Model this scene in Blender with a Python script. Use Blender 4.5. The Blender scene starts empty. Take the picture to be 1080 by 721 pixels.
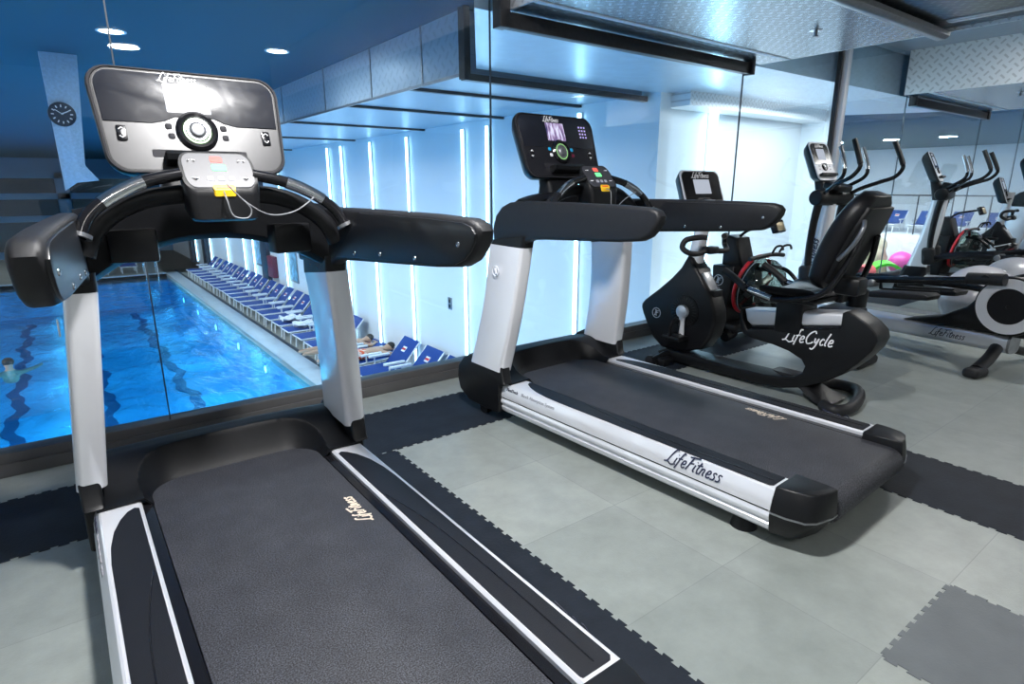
import bpy, bmesh, math, random
from mathutils import Vector, Matrix, Euler
random.seed(7)
C = bpy.context.scene.collection
PI = math.pi
R = math.radians

# ------------------------------------------------------------------ helpers
def catmull(pts, sub=6, closed=False):
    pts = [Vector(p) for p in pts]; n = len(pts); out = []
    rng = range(n if closed else n-1)
    for i in rng:
        if closed: p0, p1, p2, p3 = pts[(i-1) % n], pts[i], pts[(i+1) % n], pts[(i+2) % n]
        else: p0, p1, p2, p3 = pts[max(i-1, 0)], pts[i], pts[i+1], pts[min(i+2, n-1)]
        for k in range(sub):
            t = k/sub
            out.append(0.5*((2*p1)+(-p0+p2)*t+(2*p0-5*p1+4*p2-p3)*t*t+(-p0+3*p1-3*p2+p3)*t**3))
    if not closed: out.append(pts[-1])
    return out

def rrect(w, h, r, n=5, cx=0, cy=0):
    pts = []
    for (sx, sy, a0) in ((1, 1, 0), (-1, 1, 90), (-1, -1, 180), (1, -1, 270)):
        for k in range(n+1):
            a = R(a0+90*k/n)
            pts.append((cx+sx*(w/2-r)+r*math.cos(a), cy+sy*(h/2-r)+r*math.sin(a)))
    return pts

def smooth2(pts, sub=5):
    return [(p.x, p.y) for p in catmull([(a, b, 0) for a, b in pts], sub, True)]

class MB:
    def __init__(s, M=None): s.bm = bmesh.new(); s.M = M or Matrix()
    def _merge(s, bm, M=None):
        me = bpy.data.meshes.new('tmp'); bm.to_mesh(me); bm.free()
        me.transform(s.M @ (M or Matrix())); s.bm.from_mesh(me); bpy.data.meshes.remove(me)
    def box(s, c, size, bevel=0, M=None, seg=2):
        bm = bmesh.new(); bmesh.ops.create_cube(bm, size=1)
        bmesh.ops.scale(bm, vec=size, verts=bm.verts)
        if bevel: bmesh.ops.bevel(bm, geom=bm.edges[:], offset=min(bevel, min(size)*.49), segments=seg, affect='EDGES', profile=.5)
        s._merge(bm, Matrix.Translation(c) @ (M or Matrix())); return s
    def prism(s, pts, axis, a0, a1, bevel=0, seg=2, M=None, pts1=None):
        def P(p, a):
            return {'x': (a, p[0], p[1]), 'y': (p[0], a, p[1]), 'z': (p[0], p[1], a)}[axis]
        bm = bmesh.new()
        A = [bm.verts.new(P(p, a0)) for p in pts]; B = [bm.verts.new(P(p, a1)) for p in (pts1 or pts)]
        n = len(pts)
        fa = bm.faces.new(A[::-1]); fb = bm.faces.new(B)
        for i in range(n): bm.faces.new((A[i], A[(i+1) % n], B[(i+1) % n], B[i]))
        bmesh.ops.recalc_face_normals(bm, faces=bm.faces)
        if bevel:
            eds = list({e for f in (fa, fb) for e in f.edges})
            bmesh.ops.bevel(bm, geom=eds, offset=bevel, segments=seg, affect='EDGES', profile=.5, clamp_overlap=True)
        s._merge(bm, M); return s
    def loft(s, rings, cap=True, closed=False, loop=False):
        bm = bmesh.new(); V = [[bm.verts.new(p) for p in r] for r in rings]; n = len(rings[0])
        m = len(V)
        for i in range(m if loop else m-1):
            for k in range(n): bm.faces.new((V[i][k], V[i][(k+1) % n], V[(i+1) % m][(k+1) % n], V[(i+1) % m][k]))
        if cap and not loop: bm.faces.new(V[0][::-1]); bm.faces.new(V[-1])
        bmesh.ops.recalc_face_normals(bm, faces=bm.faces); s._merge(bm); return s
    def tube(s, path, r, n=12, spline=True, closed=False, sub=6, flat=1.0, up=(0, 0, 1), cap=True):
        P = catmull(path, sub, closed) if spline else [Vector(p) for p in path]
        m = len(P); rings = []; N = None
        for i, p in enumerate(P):
            if closed: T = (P[(i+1) % m]-P[i-1])
            else: T = P[min(i+1, m-1)]-P[max(i-1, 0)]
            T.normalize()
            if N is None:
                N = Vector(up)-T*Vector(up).dot(T)
                if N.length < 1e-3: N = Vector((1, 0, 0))-T*T.x
            else: N = N-T*N.dot(T)
            N.normalize(); B = T.cross(N)
            if callable(r): rr = r(i/(m-1))
            else: rr = r
            rings.append([p+N*(math.cos(2*PI*k/n)*rr*flat)+B*(math.sin(2*PI*k/n)*rr) for k in range(n)])
        return s.loft(rings, cap=cap, loop=closed)
    def cyl(s, a, b, r, n=20, r2=None, bevel=0):
        a, b = Vector(a), Vector(b); d = b-a; L = d.length
        bm = bmesh.new(); bmesh.ops.create_cone(bm, cap_ends=True, segments=n, radius1=r, radius2=r if r2 is None else r2, depth=L)
        if bevel:
            eds = [e for e in bm.edges if abs(e.verts[0].co.z-e.verts[1].co.z) < 1e-6]
            bmesh.ops.bevel(bm, geom=eds, offset=bevel, segments=2, affect='EDGES', profile=.5)
        s._merge(bm, Matrix.Translation((a+b)/2) @ d.to_track_quat('Z', 'Y').to_matrix().to_4x4()); return s
    def lathe(s, prof, M=None, n=28):
        bm = bmesh.new(); rings = []
        for (r, h) in prof: rings.append([bm.verts.new((max(r, 1e-4)*math.cos(2*PI*k/n), max(r, 1e-4)*math.sin(2*PI*k/n), h)) for k in range(n)])
        for i in range(len(rings)-1):
            for k in range(n): bm.faces.new((rings[i][k], rings[i][(k+1) % n], rings[i+1][(k+1) % n], rings[i+1][k]))
        bmesh.ops.remove_doubles(bm, verts=bm.verts, dist=2e-4)
        bmesh.ops.recalc_face_normals(bm, faces=bm.faces); s._merge(bm, M); return s
    def sphere(s, c, r, scale=(1, 1, 1), sub=3, M=None):
        bm = bmesh.new(); bmesh.ops.create_icosphere(bm, subdivisions=sub, radius=r)
        bmesh.ops.scale(bm, vec=scale, verts=bm.verts); s._merge(bm, Matrix.Translation(c) @ (M or Matrix())); return s
    def grid(s, f, nu, nv, thick=None):
        bm = bmesh.new(); V = [[bm.verts.new(f(i/nu, j/nv)) for j in range(nv+1)] for i in range(nu+1)]
        for i in range(nu):
            for j in range(nv): bm.faces.new((V[i][j], V[i+1][j], V[i+1][j+1], V[i][j+1]))
        bmesh.ops.recalc_face_normals(bm, faces=bm.faces)
        if thick: bmesh.ops.solidify(bm, geom=bm.faces[:], thickness=thick)
        s._merge(bm); return s
    def build(s, name, m, parent=None, angle=38, kind=None, label=None):
        bm = s.bm
        for f in bm.faces: f.smooth = True
        for e in bm.edges:
            if len(e.link_faces) == 2 and e.calc_face_angle(0) > R(angle): e.smooth = False
        me = bpy.data.meshes.new(name); bm.to_mesh(me); bm.free()
        o = bpy.data.objects.new(name, me); C.objects.link(o); me.materials.append(m)
        if parent is not None: o.parent = parent
        if kind: o['kind'] = kind
        if label: o['label'] = label
        return o

def thing(name, label, cat, loc=(0, 0, 0), rz=0, group=None):
    o = bpy.data.objects.new(name, None); C.objects.link(o); o.location = loc; o.rotation_euler = (0, 0, rz)
    o['label'] = label; o['category'] = cat
    if group: o['group'] = group
    return o
def tag(o, label, cat, group=None):
    o['label'] = label; o['category'] = cat
    if group: o['group'] = group
    return o
def copy_tree(o, parent=None):
    c = o.copy(); C.objects.link(c)
    if parent is not None: c.parent = parent
    for ch in list(o.children): copy_tree(ch, c)
    return c

def text(body, size, m, parent, M, name='lettering', extrude=.0006, shear=.25, align='LEFT', bold=0.0):
    cu = bpy.data.curves.new('txt', 'FONT'); cu.body = body; cu.size = size; cu.shear = shear; cu.extrude = extrude
    cu.align_x = align; cu.align_y = 'CENTER'; cu.offset = bold; cu.resolution_u = 3
    t = bpy.data.objects.new('txt', cu); C.objects.link(t)
    dg = bpy.context.evaluated_depsgraph_get(); dg.update()
    me = bpy.data.meshes.new_from_object(t.evaluated_get(dg)); me.name = name
    bpy.data.objects.remove(t); bpy.data.curves.remove(cu)
    me.transform(M); me.materials.clear(); me.materials.append(m)
    o = bpy.data.objects.new(name, me); C.objects.link(o)
    if parent is not None: o.parent = parent
    return o
GLY = {'L': (.66, [[(.58, .98), (.40, 1.0), (.24, .62), (.10, .12), (-.12, .02), (.14, .08), (.42, -.06), (.66, .02)]]),
 'i': (.21, [[(.02, .50), (-.02, .12), (.10, .03)], [(.05, .70), (.07, .74)]]), 'f': (.30, [[(.30, .92), (.16, .95), (.06, .55), (-.06, -.22)], [(-.08, .50), (.24, .53)]]),
 'e': (.40, [[(.0, .25), (.22, .30), (.22, .48), (.08, .48), (.0, .22), (.10, .02), (.30, .10)]]), 'F': (.52, [[(.22, .92), (.12, .50), (.0, .0)], [(-.06, .88), (.25, .94), (.68, 1.0)], [(.06, .48), (.40, .54)]]),
 't': (.31, [[(.14, .80), (.04, .30), (.10, .03), (.22, .08)], [(-.08, .55), (.28, .60)]]), 'n': (.42, [[(.02, .48), (-.04, .0)], [(-.01, .28), (.10, .46), (.21, .42), (.19, .10), (.28, .03)]]),
 's': (.36, [[(.26, .44), (.13, .50), (.04, .40), (.18, .22), (.14, .05), (-.05, .04)]]), 'C': (.62, [[(.58, .80), (.46, .98), (.16, .76), (.03, .36), (.16, .03), (.42, .08), (.54, .20)]]),
 'y': (.40, [[(.02, .48), (.04, .20), (.14, .16), (.26, .46)], [(.27, .48), (.17, -.08), (.02, -.34), (-.16, -.28)]]), 'c': (.36, [[(.26, .40), (.14, .50), (.02, .25), (.11, .03), (.27, .11)]]),
 'l': (.24, [[(.17, .95), (.06, .50), (.01, .12), (.11, .03)]]), ' ': (.16, [])}
def script(body, size, m, parent, Mx, name='lettering', w=.058, slant=.28, center=False):
    tot = sum(GLY[c][0] for c in body)*size; mb = MB(Mx); x = -tot/2 if center else 0
    for c in body:
        adv, st = GLY[c]
        for s_ in st: mb.tube([(x+(a+slant*b)*size, (b-.35)*size, .0006) for a, b in s_], size*w, 6, sub=4, flat=.12, up=(0, 0, 1))
        x += adv*size
    return mb.build(name, m, parent)
def frame(o, x, y):
    """matrix with local x axis along x, local y axis along y, at o"""
    x = Vector(x).normalized(); y = Vector(y); y = (y-x*y.dot(x)).normalized(); z = x.cross(y)
    return Matrix(((x.x, y.x, z.x, o[0]), (x.y, y.y, z.y, o[1]), (x.z, y.z, z.z, o[2]), (0, 0, 0, 1)))

# ------------------------------------------------------------------ materials
def srgb(r, g, b):
    f = lambda c: (c/255/12.92) if c/255 <= .04045 else ((c/255+.055)/1.055)**2.4
    return (f(r), f(g), f(b), 1)
class NT:
    def __init__(s, name):
        s.m = bpy.data.materials.new(name); s.m.use_nodes = True; s.t = s.m.node_tree; s.t.nodes.clear()
        s.out = s.n('ShaderNodeOutputMaterial')
    def n(s, typ, **kw):
        nd = s.t.nodes.new(typ)
        for k, v in kw.items():
            if k in nd.inputs.keys() if hasattr(nd, 'inputs') else False: nd.inputs[k].default_value = v
            else: setattr(nd, k, v)
        return nd
    def l(s, a, b): s.t.links.new(a, b)
def mat(name, col, rough=.5, metal=0.0, spec=.5, var=.12, vscale=30, bump=0.0, bscale=200, emit=None, estr=0, coat=0, coord='Object'):
    k = NT(name); b = k.n('ShaderNodeBsdfPrincipled')
    b.inputs['Roughness'].default_value = rough; b.inputs['Metallic'].default_value = metal
    b.inputs['Specular IOR Level'].default_value = spec; b.inputs['Coat Weight'].default_value = coat
    tc = k.n('ShaderNodeTexCoord'); nz = k.n('ShaderNodeTexNoise'); nz.inputs['Scale'].default_value = vscale; nz.inputs['Detail'].default_value = 4
    k.l(tc.outputs[coord], nz.inputs['Vector'])
    rp = k.n('ShaderNodeValToRGB'); rp.color_ramp.elements[0].position = .3; rp.color_ramp.elements[1].position = .7
    rp.color_ramp.elements[0].color = tuple(c*(1-var) for c in col[:3])+(1,); rp.color_ramp.elements[1].color = tuple(min(1, c*(1+var)) for c in col[:3])+(1,)
    k.l(nz.outputs['Fac'], rp.inputs['Fac']); k.l(rp.outputs['Color'], b.inputs['Base Color'])
    if bump:
        n2 = k.n('ShaderNodeTexNoise'); n2.inputs['Scale'].default_value = bscale; n2.inputs['Detail'].default_value = 3
        k.l(tc.outputs[coord], n2.inputs['Vector'])
        bp = k.n('ShaderNodeBump'); bp.inputs['Strength'].default_value = bump; bp.inputs['Distance'].default_value = .002
        k.l(n2.outputs['Fac'], bp.inputs['Height']); k.l(bp.outputs['Normal'], b.inputs['Normal'])
    if emit: b.inputs['Emission Color'].default_value = emit; b.inputs['Emission Strength'].default_value = estr
    k.l(b.outputs[0], k.out.inputs[0]); return k.m

M = {}
M['black'] = mat('black_plastic', (.006, .0065, .008, 1), .40, spec=.32, bump=.15, bscale=900)
M['black_gloss'] = mat('black_gloss_plastic', (.008, .008, .01, 1), .16)
M['rubber'] = mat('grey_rubber_grip', (.014, .0145, .017, 1), .48, spec=.35, bump=.3, bscale=700)
M['hood'] = mat('hood_plastic', (.006, .0065, .008, 1), .45, spec=.17, bump=.2, bscale=800)
M['silver'] = mat('silver_paint', (.78, .79, .83, 1), .33, metal=.35, var=.008, vscale=6)
M['alu'] = mat('aluminium_extrusion', (.74, .76, .80, 1), .30, metal=.7, var=.01)
M['chrome'] = mat('polished_steel', (.7, .71, .73, 1), .14, metal=1, var=.03)
M['post'] = mat('post_paint', (.82, .83, .87, 1), .24, metal=.25, var=.008, vscale=6)
M['white_ink'] = mat('white_ink', (.85, .85, .87, 1), .5)
M['dark_ink'] = mat('navy_ink', (.02, .025, .06, 1), .5)
M['pale_ink'] = mat('grey_ink', (.35, .36, .4, 1), .5)
M['cream_ink'] = mat('cream_ink', (.72, .62, .50, 1), .6)
M['yellow'] = mat('yellow_plastic', (.9, .55, .02, 1), .4)
M['red'] = mat('red_plastic', (.62, .02, .03, 1), .35)
M['orange'] = mat('red_orange_plastic', (.8, .12, .03, 1), .4)
M['grey_cord'] = mat('grey_cord', (.25, .26, .28, 1), .5)
M['inset'] = mat('tread_inset', (.007, .008, .012, 1), .5, spec=.28, bump=.5, bscale=500)
M['console_panel'] = mat('console_panel', (.012, .012, .016, 1), .33, spec=.58, bump=.05, bscale=1200)
M['console_rim'] = mat('console_rim', (.026, .026, .031, 1), .5, spec=.1)
M['hub_panel'] = mat('hub_panel', (.035, .036, .045, 1), .48, spec=1.0)
M['green'] = mat('lit_green', (.05, .5, .1, 1), .4, emit=(.2, 1, .35, 1), estr=1.2)
M['redlit'] = mat('lit_red', (.5, .05, .05, 1), .4, emit=(1, .15, .1, 1), estr=.9)
M['greenring'] = mat('green_ring', (.25, .5, .2, 1), .3, emit=(.5, 1, .4, 1), estr=.25)
M['purple_key'] = mat('purple_keys', (.4, .35, .6, 1), .4, emit=(.6, .5, 1, 1), estr=.6)
M['vinyl'] = mat('black_vinyl', (.006, .006, .008, 1), .38, spec=.35, bump=.3, bscale=300)
M['steelgrey'] = mat('grey_metal', (.33, .34, .36, 1), .35, metal=.8)
M['ball'] = mat('exercise_ball_vinyl', (.40, .40, .43, 1), .24, var=.03)
M['darkmetal'] = mat('dark_anodised', (.045, .044, .047, 1), .38, metal=.5)
M['white_wall'] = mat('white_wall_panel', (.80, .83, .86, 1), .35, var=.02, vscale=.7)
M['far_wall'] = mat('hall_far_wall', srgb(70, 120, 160), .5, var=.06, vscale=.5)
M['far_dark'] = mat('hall_dark_glass', srgb(10, 22, 38), .15)
M['pool_ceiling'] = mat('hall_ceiling', srgb(5, 76, 96), .7, var=.05, vscale=.5)
M['deck'] = mat('pool_deck_tiles', srgb(150, 150, 140), .4, var=.1, vscale=3)
M['pool_edge'] = mat('pool_edge_tiles', srgb(190, 205, 215), .3, var=.06, vscale=4)
M['pool_tile'] = mat('pool_tiles', srgb(95, 190, 232), .5, var=.12, vscale=1.2)
M['lane'] = mat('lane_tiles', srgb(30, 82, 130), .5)
M['blue_fabric'] = mat('blue_lounger_fabric', srgb(4, 60, 138), .7, var=.08, vscale=20)
M['white_plastic'] = mat('white_plastic', (.80, .82, .84, 1), .4)
M['towel'] = mat('white_towel', (.8, .8, .82, 1), .9, bump=.6, bscale=80)
M['skin'] = mat('skin', (.55, .33, .22, 1), .5, var=.06, vscale=12)
M['hair'] = mat('dark_hair', (.02, .015, .012, 1), .6)
M['frame_dark'] = mat('dark_frame', srgb(20, 40, 60), .4)
M['maroon'] = mat('maroon_box', srgb(110, 30, 55), .45)
M['poster'] = mat('poster', srgb(130, 180, 205), .4, var=.5, vscale=6)
M['white_pier'] = mat('pale_pier', srgb(185, 205, 225), .5)
M['gym_wall'] = mat('gym_wall', srgb(205, 208, 212), .6, var=.03)
M['gym_ceiling'] = mat('gym_ceiling', srgb(150, 155, 162), .6, var=.03)
M['rock'] = mat('beige_rock', srgb(190, 178, 155), .9, var=.3, vscale=2, bump=1, bscale=6)
M['lime'] = mat('lime_green_plastic', srgb(90, 215, 60), .35)
M['pink'] = mat('pink_plastic', srgb(220, 90, 170), .4)
M['redtowel'] = mat('coral_towel', srgb(235, 110, 110), .85, var=.25, vscale=14)
M['aqua'] = mat('aqua_plastic', srgb(40, 165, 220), .3)
M['leaf'] = mat('leaf_green', srgb(70, 110, 70), .6, var=.4, vscale=30)
M['brass'] = mat('lamp_metal', (.5, .42, .28, 1), .3, metal=.9)

def emat(name, col, s):
    k = NT(name); e = k.n('ShaderNodeEmission'); e.inputs[0].default_value = col; e.inputs[1].default_value = s
    k.l(e.outputs[0], k.out.inputs[0]); return k.m
M['led'] = emat('led_blue_white', (.45, .78, 1, 1), 11)
M['lamp_white'] = emat('lamp_white', (1, .97, .93, 1), 22)
M['uw_lamp'] = emat('underwater_lamp', (.6, .88, 1, 1), 14)
M['screen_white'] = emat('screen_white', (.95, .95, 1, 1), 1.6)  # lamp glare on the near console screen, put in as white glow
M['lcd'] = emat('pale_lcd', (.62, .68, .80, 1), .75)

def belt_mat():
    k = NT('treadmill_belt'); b = k.n('ShaderNodeBsdfPrincipled'); b.inputs['Roughness'].default_value = .58; b.inputs['Specular IOR Level'].default_value = .45
    tc = k.n('ShaderNodeTexCoord'); n1 = k.n('ShaderNodeTexNoise'); n1.inputs['Scale'].default_value = 270; n1.inputs['Detail'].default_value = 1
    n2 = k.n('ShaderNodeTexNoise'); n2.inputs['Scale'].default_value = 7; n2.inputs['Detail'].default_value = 10; n2.inputs['Roughness'].default_value = .75
    k.l(tc.outputs['Object'], n1.inputs['Vector']); k.l(tc.outputs['Object'], n2.inputs['Vector'])
    r1 = k.n('ShaderNodeValToRGB'); r1.color_ramp.elements[0].position = .34; r1.color_ramp.elements[1].position = .74
    r1.color_ramp.elements[0].color = (.003, .0035, .005, 1); r1.color_ramp.elements[1].color = (.105, .11, .132, 1)
    mx = k.n('ShaderNodeMix', data_type='RGBA', blend_type='MULTIPLY'); mx.inputs[0].default_value = .85
    r2 = k.n('ShaderNodeValToRGB'); r2.color_ramp.elements[0].position = .3; r2.color_ramp.elements[1].position = .7
    r2.color_ramp.elements[0].color = (.42, .42, .45, 1); r2.color_ramp.elements[1].color = (1, 1, 1, 1)
    k.l(n1.outputs['Fac'], r1.inputs['Fac']); k.l(n2.outputs['Fac'], r2.inputs['Fac'])
    k.l(r1.outputs[0], mx.inputs[6]); k.l(r2.outputs[0], mx.inputs[7]); k.l(mx.outputs[2], b.inputs['Base Color'])
    bp = k.n('ShaderNodeBump'); bp.inputs['Strength'].default_value = .15; bp.inputs['Distance'].default_value = .001
    k.l(n1.outputs['Fac'], bp.inputs['Height']); k.l(bp.outputs[0], b.inputs['Normal'])
    k.l(b.outputs[0], k.out.inputs[0]); return k.m
M['belt'] = belt_mat()

def thin_fresnel(k, ior):
    """fresnel of an unrefracted slab: the same from outside and inside"""
    fr = k.n('ShaderNodeFresnel'); ge = k.n('ShaderNodeNewGeometry'); m = k.n('ShaderNodeMix', data_type='FLOAT')
    m.inputs[2].default_value = ior; m.inputs[3].default_value = 1/ior
    k.l(ge.outputs['Backfacing'], m.inputs[0]); k.l(m.outputs[0], fr.inputs[0]); return fr
def glass_mat(name, tint, ior=1.45, gain=1.0):
    k = NT(name); g = k.n('ShaderNodeBsdfGlossy'); g.inputs['Roughness'].default_value = 0.0; g.inputs['Color'].default_value = (1, 1, 1, 1)
    t = k.n('ShaderNodeBsdfTransparent'); t.inputs[0].default_value = tint
    fr = thin_fresnel(k, ior)
    ma = k.n('ShaderNodeMath', operation='MULTIPLY'); ma.inputs[1].default_value = gain; ma.use_clamp = True
    k.l(fr.outputs[0], ma.inputs[0])
    mx = k.n('ShaderNodeMixShader'); k.l(ma.outputs[0], mx.inputs[0]); k.l(t.outputs[0], mx.inputs[1]); k.l(g.outputs[0], mx.inputs[2])
    k.l(mx.outputs[0], k.out.inputs[0]); return k.m
M['glass'] = glass_mat('window_glass', (.90, .96, .98, 1))
M['tank'] = glass_mat('tank_acrylic', (.50, .56, .52, 1), 1.45, 1.5)
M['mirror'] = mat('mirror_silver', (.86, .89, .90, 1), .0, metal=1, var=.005)

def water_mat():
    k = NT('pool_water'); g = k.n('ShaderNodeBsdfGlossy'); g.inputs['Roughness'].default_value = .06
    t = k.n('ShaderNodeBsdfTransparent'); t.inputs[0].default_value = (.42, .82, .97, 1)
    tc = k.n('ShaderNodeTexCoord'); mp = k.n('ShaderNodeMapping'); mp.inputs['Scale'].default_value = (1.0, .55, 1)
    nz = k.n('ShaderNodeTexNoise'); nz.inputs['Scale'].default_value = 2.4; nz.inputs['Detail'].default_value = 5; nz.inputs['Distortion'].default_value = .6
    k.l(tc.outputs['Object'], mp.inputs[0]); k.l(mp.outputs[0], nz.inputs['Vector'])
    bp = k.n('ShaderNodeBump'); bp.inputs['Strength'].default_value = .5; bp.inputs['Distance'].default_value = .12
    k.l(nz.outputs['Fac'], bp.inputs['Height']); k.l(bp.outputs[0], g.inputs['Normal'])
    fr = thin_fresnel(k, 1.33); k.l(bp.outputs[0], fr.inputs['Normal'])
    mx = k.n('ShaderNodeMixShader'); k.l(fr.outputs[0], mx.inputs[0]); k.l(t.outputs[0], mx.inputs[1]); k.l(g.outputs[0], mx.inputs[2])
    k.l(mx.outputs[0], k.out.inputs[0]); return k.m
M['water'] = water_mat()

def tile_floor():
    k = NT('grey_gym_mats'); b = k.n('ShaderNodeBsdfPrincipled'); b.inputs['Roughness'].default_value = .36
    tc = k.n('ShaderNodeTexCoord'); mp = k.n('ShaderNodeMapping'); mp.inputs['Location'].default_value = (-.125, -.472, 0)
    br = k.n('ShaderNodeTexBrick'); br.offset = 0; br.inputs['Scale'].default_value = 1; br.inputs['Brick Width'].default_value = .5; br.inputs['Row Height'].default_value = .5
    br.inputs['Mortar Size'].default_value = .0015; br.inputs['Mortar Smooth'].default_value = .3; br.inputs['Bias'].default_value = 0
    br.inputs['Color1'].default_value = srgb(140, 147, 144); br.inputs['Color2'].default_value = srgb(156, 162, 158); br.inputs['Mortar'].default_value = srgb(128, 134, 133)
    k.l(tc.outputs['Object'], mp.inputs[0]); k.l(mp.outputs[0], br.inputs['Vector'])
    nz = k.n('ShaderNodeTexNoise'); nz.inputs['Scale'].default_value = 7; nz.inputs['Detail'].default_value = 8; nz.inputs['Roughness'].default_value = .65
    k.l(tc.outputs['Object'], nz.inputs['Vector'])
    rp = k.n('ShaderNodeValToRGB'); rp.color_ramp.elements[0].position = .3; rp.color_ramp.elements[1].position = .7
    rp.color_ramp.elements[0].color = (.76, .77, .76, 1); rp.color_ramp.elements[1].color = (1.0, 1.0, 1.0, 1)
    k.l(nz.outputs['Fac'], rp.inputs['Fac'])
    mx = k.n('ShaderNodeMix', data_type='RGBA', blend_type='MULTIPLY'); mx.inputs[0].default_value = 1
    k.l(br.outputs['Color'], mx.inputs[6]); k.l(rp.outputs[0], mx.inputs[7]); k.l(mx.outputs[2], b.inputs['Base Color'])
    n2 = k.n('ShaderNodeTexNoise'); n2.inputs['Scale'].default_value = 160; k.l(tc.outputs['Object'], n2.inputs['Vector'])
    bp = k.n('ShaderNodeBump'); bp.inputs['Strength'].default_value = .35; bp.inputs['Distance'].default_value = .002
    k.l(n2.outputs['Fac'], bp.inputs['Height']); k.l(bp.outputs[0], b.inputs['Normal'])
    k.l(b.outputs[0], k.out.inputs[0]); return k.m
M['floor'] = tile_floor()
M['mat_dark'] = mat('dark_gym_mats', srgb(32, 37, 45), .6, spec=.15, var=.2, vscale=9, bump=.5, bscale=90)
M['mat_mid'] = mat('mid_grey_gym_mat', srgb(98, 103, 106), .5, spec=.3, var=.08, vscale=9, bump=.4, bscale=160)

def diamond_mat(name, base, rough, scale, metal=.9, plane='XY', dk=.72):
    """embossed sheet: rows of short dashes turned +-45 degrees"""
    k = NT(name); b = k.n('ShaderNodeBsdfPrincipled'); b.inputs['Roughness'].default_value = rough; b.inputs['Metallic'].default_value = metal
    tc = k.n('ShaderNodeTexCoord'); sp = k.n('ShaderNodeSeparateXYZ'); k.l(tc.outputs['Object'], sp.inputs[0])
    def mth(op, a, bb=None):
        nd = k.n('ShaderNodeMath', operation=op)
        for i, v in enumerate((a, bb)):
            if v is None: continue
            if isinstance(v, (int, float)): nd.inputs[i].default_value = v
            else: k.l(v, nd.inputs[i])
        return nd.outputs[0]
    A = sp.outputs[plane[0]]; B = sp.outputs[plane[1]]
    u = mth('MULTIPLY', mth('ADD', A, B), scale*.7071); v = mth('MULTIPLY', mth('SUBTRACT', A, B), scale*.7071)
    chk = mth('FLOORED_MODULO', mth('ADD', mth('FLOOR', u), mth('FLOOR', v)), 2)
    fu = mth('ABSOLUTE', mth('SUBTRACT', mth('FRACT', u), .5)); fv = mth('ABSOLUTE', mth('SUBTRACT', mth('FRACT', v), .5))
    def dash(a, c): return mth('MULTIPLY', mth('LESS_THAN', a, .38), mth('LESS_THAN', c, .13))
    d = mth('ADD', mth('MULTIPLY', dash(fu, fv), chk), mth('MULTIPLY', dash(fv, fu), mth('SUBTRACT', 1, chk)))
    mx = k.n('ShaderNodeMix', data_type='RGBA'); mx.inputs[6].default_value = base; mx.inputs[7].default_value = tuple(min(1, c*dk) for c in base[:3])+(1,)
    k.l(d, mx.inputs[0]); k.l(mx.outputs[2], b.inputs['Base Color'])
    bp = k.n('ShaderNodeBump'); bp.inputs['Strength'].default_value = .7; bp.inputs['Distance'].default_value = .004
    k.l(d, bp.inputs['Height']); k.l(bp.outputs[0], b.inputs['Normal'])
    k.l(b.outputs[0], k.out.inputs[0]); return k.m
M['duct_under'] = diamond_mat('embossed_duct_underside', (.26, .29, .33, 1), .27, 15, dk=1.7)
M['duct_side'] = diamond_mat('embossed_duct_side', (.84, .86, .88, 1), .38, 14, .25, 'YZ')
M['duct_front'] = diamond_mat('embossed_duct_front', (.84, .86, .88, 1), .38, 18, .25, 'XZ')
M['duct_hall'] = diamond_mat('embossed_hall_duct', (.42, .50, .58, 1), .4, 9, .25, 'YZ', .85)
M['arm_plate'] = mat('arm_side_plate', (.010, .011, .014, 1), .36, spec=.45)
M['sill'] = mat('grey_sill', (.10, .098, .10, 1), .42, metal=.25, var=.1, vscale=5)
M['pool_duct'] = mat('hall_duct_sheet', (.55, .66, .76, 1), .3, metal=.5, var=.06, vscale=6)

def picture_mat():
    k = NT('video_picture'); e = k.n('ShaderNodeEmission'); e.inputs[1].default_value = 1.1
    tc = k.n('ShaderNodeTexCoord'); mp = k.n('ShaderNodeMapping'); mp.inputs['Scale'].default_value = (60, 1, 14)
    nz = k.n('ShaderNodeTexNoise'); nz.inputs['Scale'].default_value = 1; nz.inputs['Detail'].default_value = 3
    k.l(tc.outputs['Object'], mp.inputs[0]); k.l(mp.outputs[0], nz.inputs['Vector'])
    rp = k.n('ShaderNodeValToRGB'); els = rp.color_ramp.elements
    els[0].position = .35; els[0].color = (.05, .05, .16, 1); els[1].position = .62; els[1].color = (.75, .75, 1, 1)
    x = els.new(.5); x.color = (.35, .25, .45, 1)
    k.l(nz.outputs['Fac'], rp.inputs[0]); k.l(rp.outputs[0], e.inputs[0]); k.l(e.outputs[0], k.out.inputs[0]); return k.m
M['picture'] = picture_mat()
def scratched():
    k = NT('smudged_screen_glass'); b = k.n('ShaderNodeBsdfPrincipled'); b.inputs['Base Color'].default_value = (.006, .007, .014, 1); b.inputs['Specular IOR Level'].default_value = .9; b.inputs['Coat Weight'].default_value = .8; b.inputs['Coat Roughness'].default_value = .36
    tc = k.n('ShaderNodeTexCoord'); nz = k.n('ShaderNodeTexNoise'); nz.inputs['Scale'].default_value = 9; nz.inputs['Detail'].default_value = 6; nz.inputs['Distortion'].default_value = 2.5
    k.l(tc.outputs['Object'], nz.inputs['Vector'])
    mr = k.n('ShaderNodeMapRange'); mr.inputs['From Min'].default_value = .35; mr.inputs['From Max'].default_value = .68; mr.inputs['To Min'].default_value = .14; mr.inputs['To Max'].default_value = .26
    k.l(nz.outputs['Fac'], mr.inputs['Value']); k.l(mr.outputs[0], b.inputs['Roughness']); k.l(b.outputs[0], k.out.inputs[0]); return k.m
M['screen_glass'] = scratched()



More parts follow.
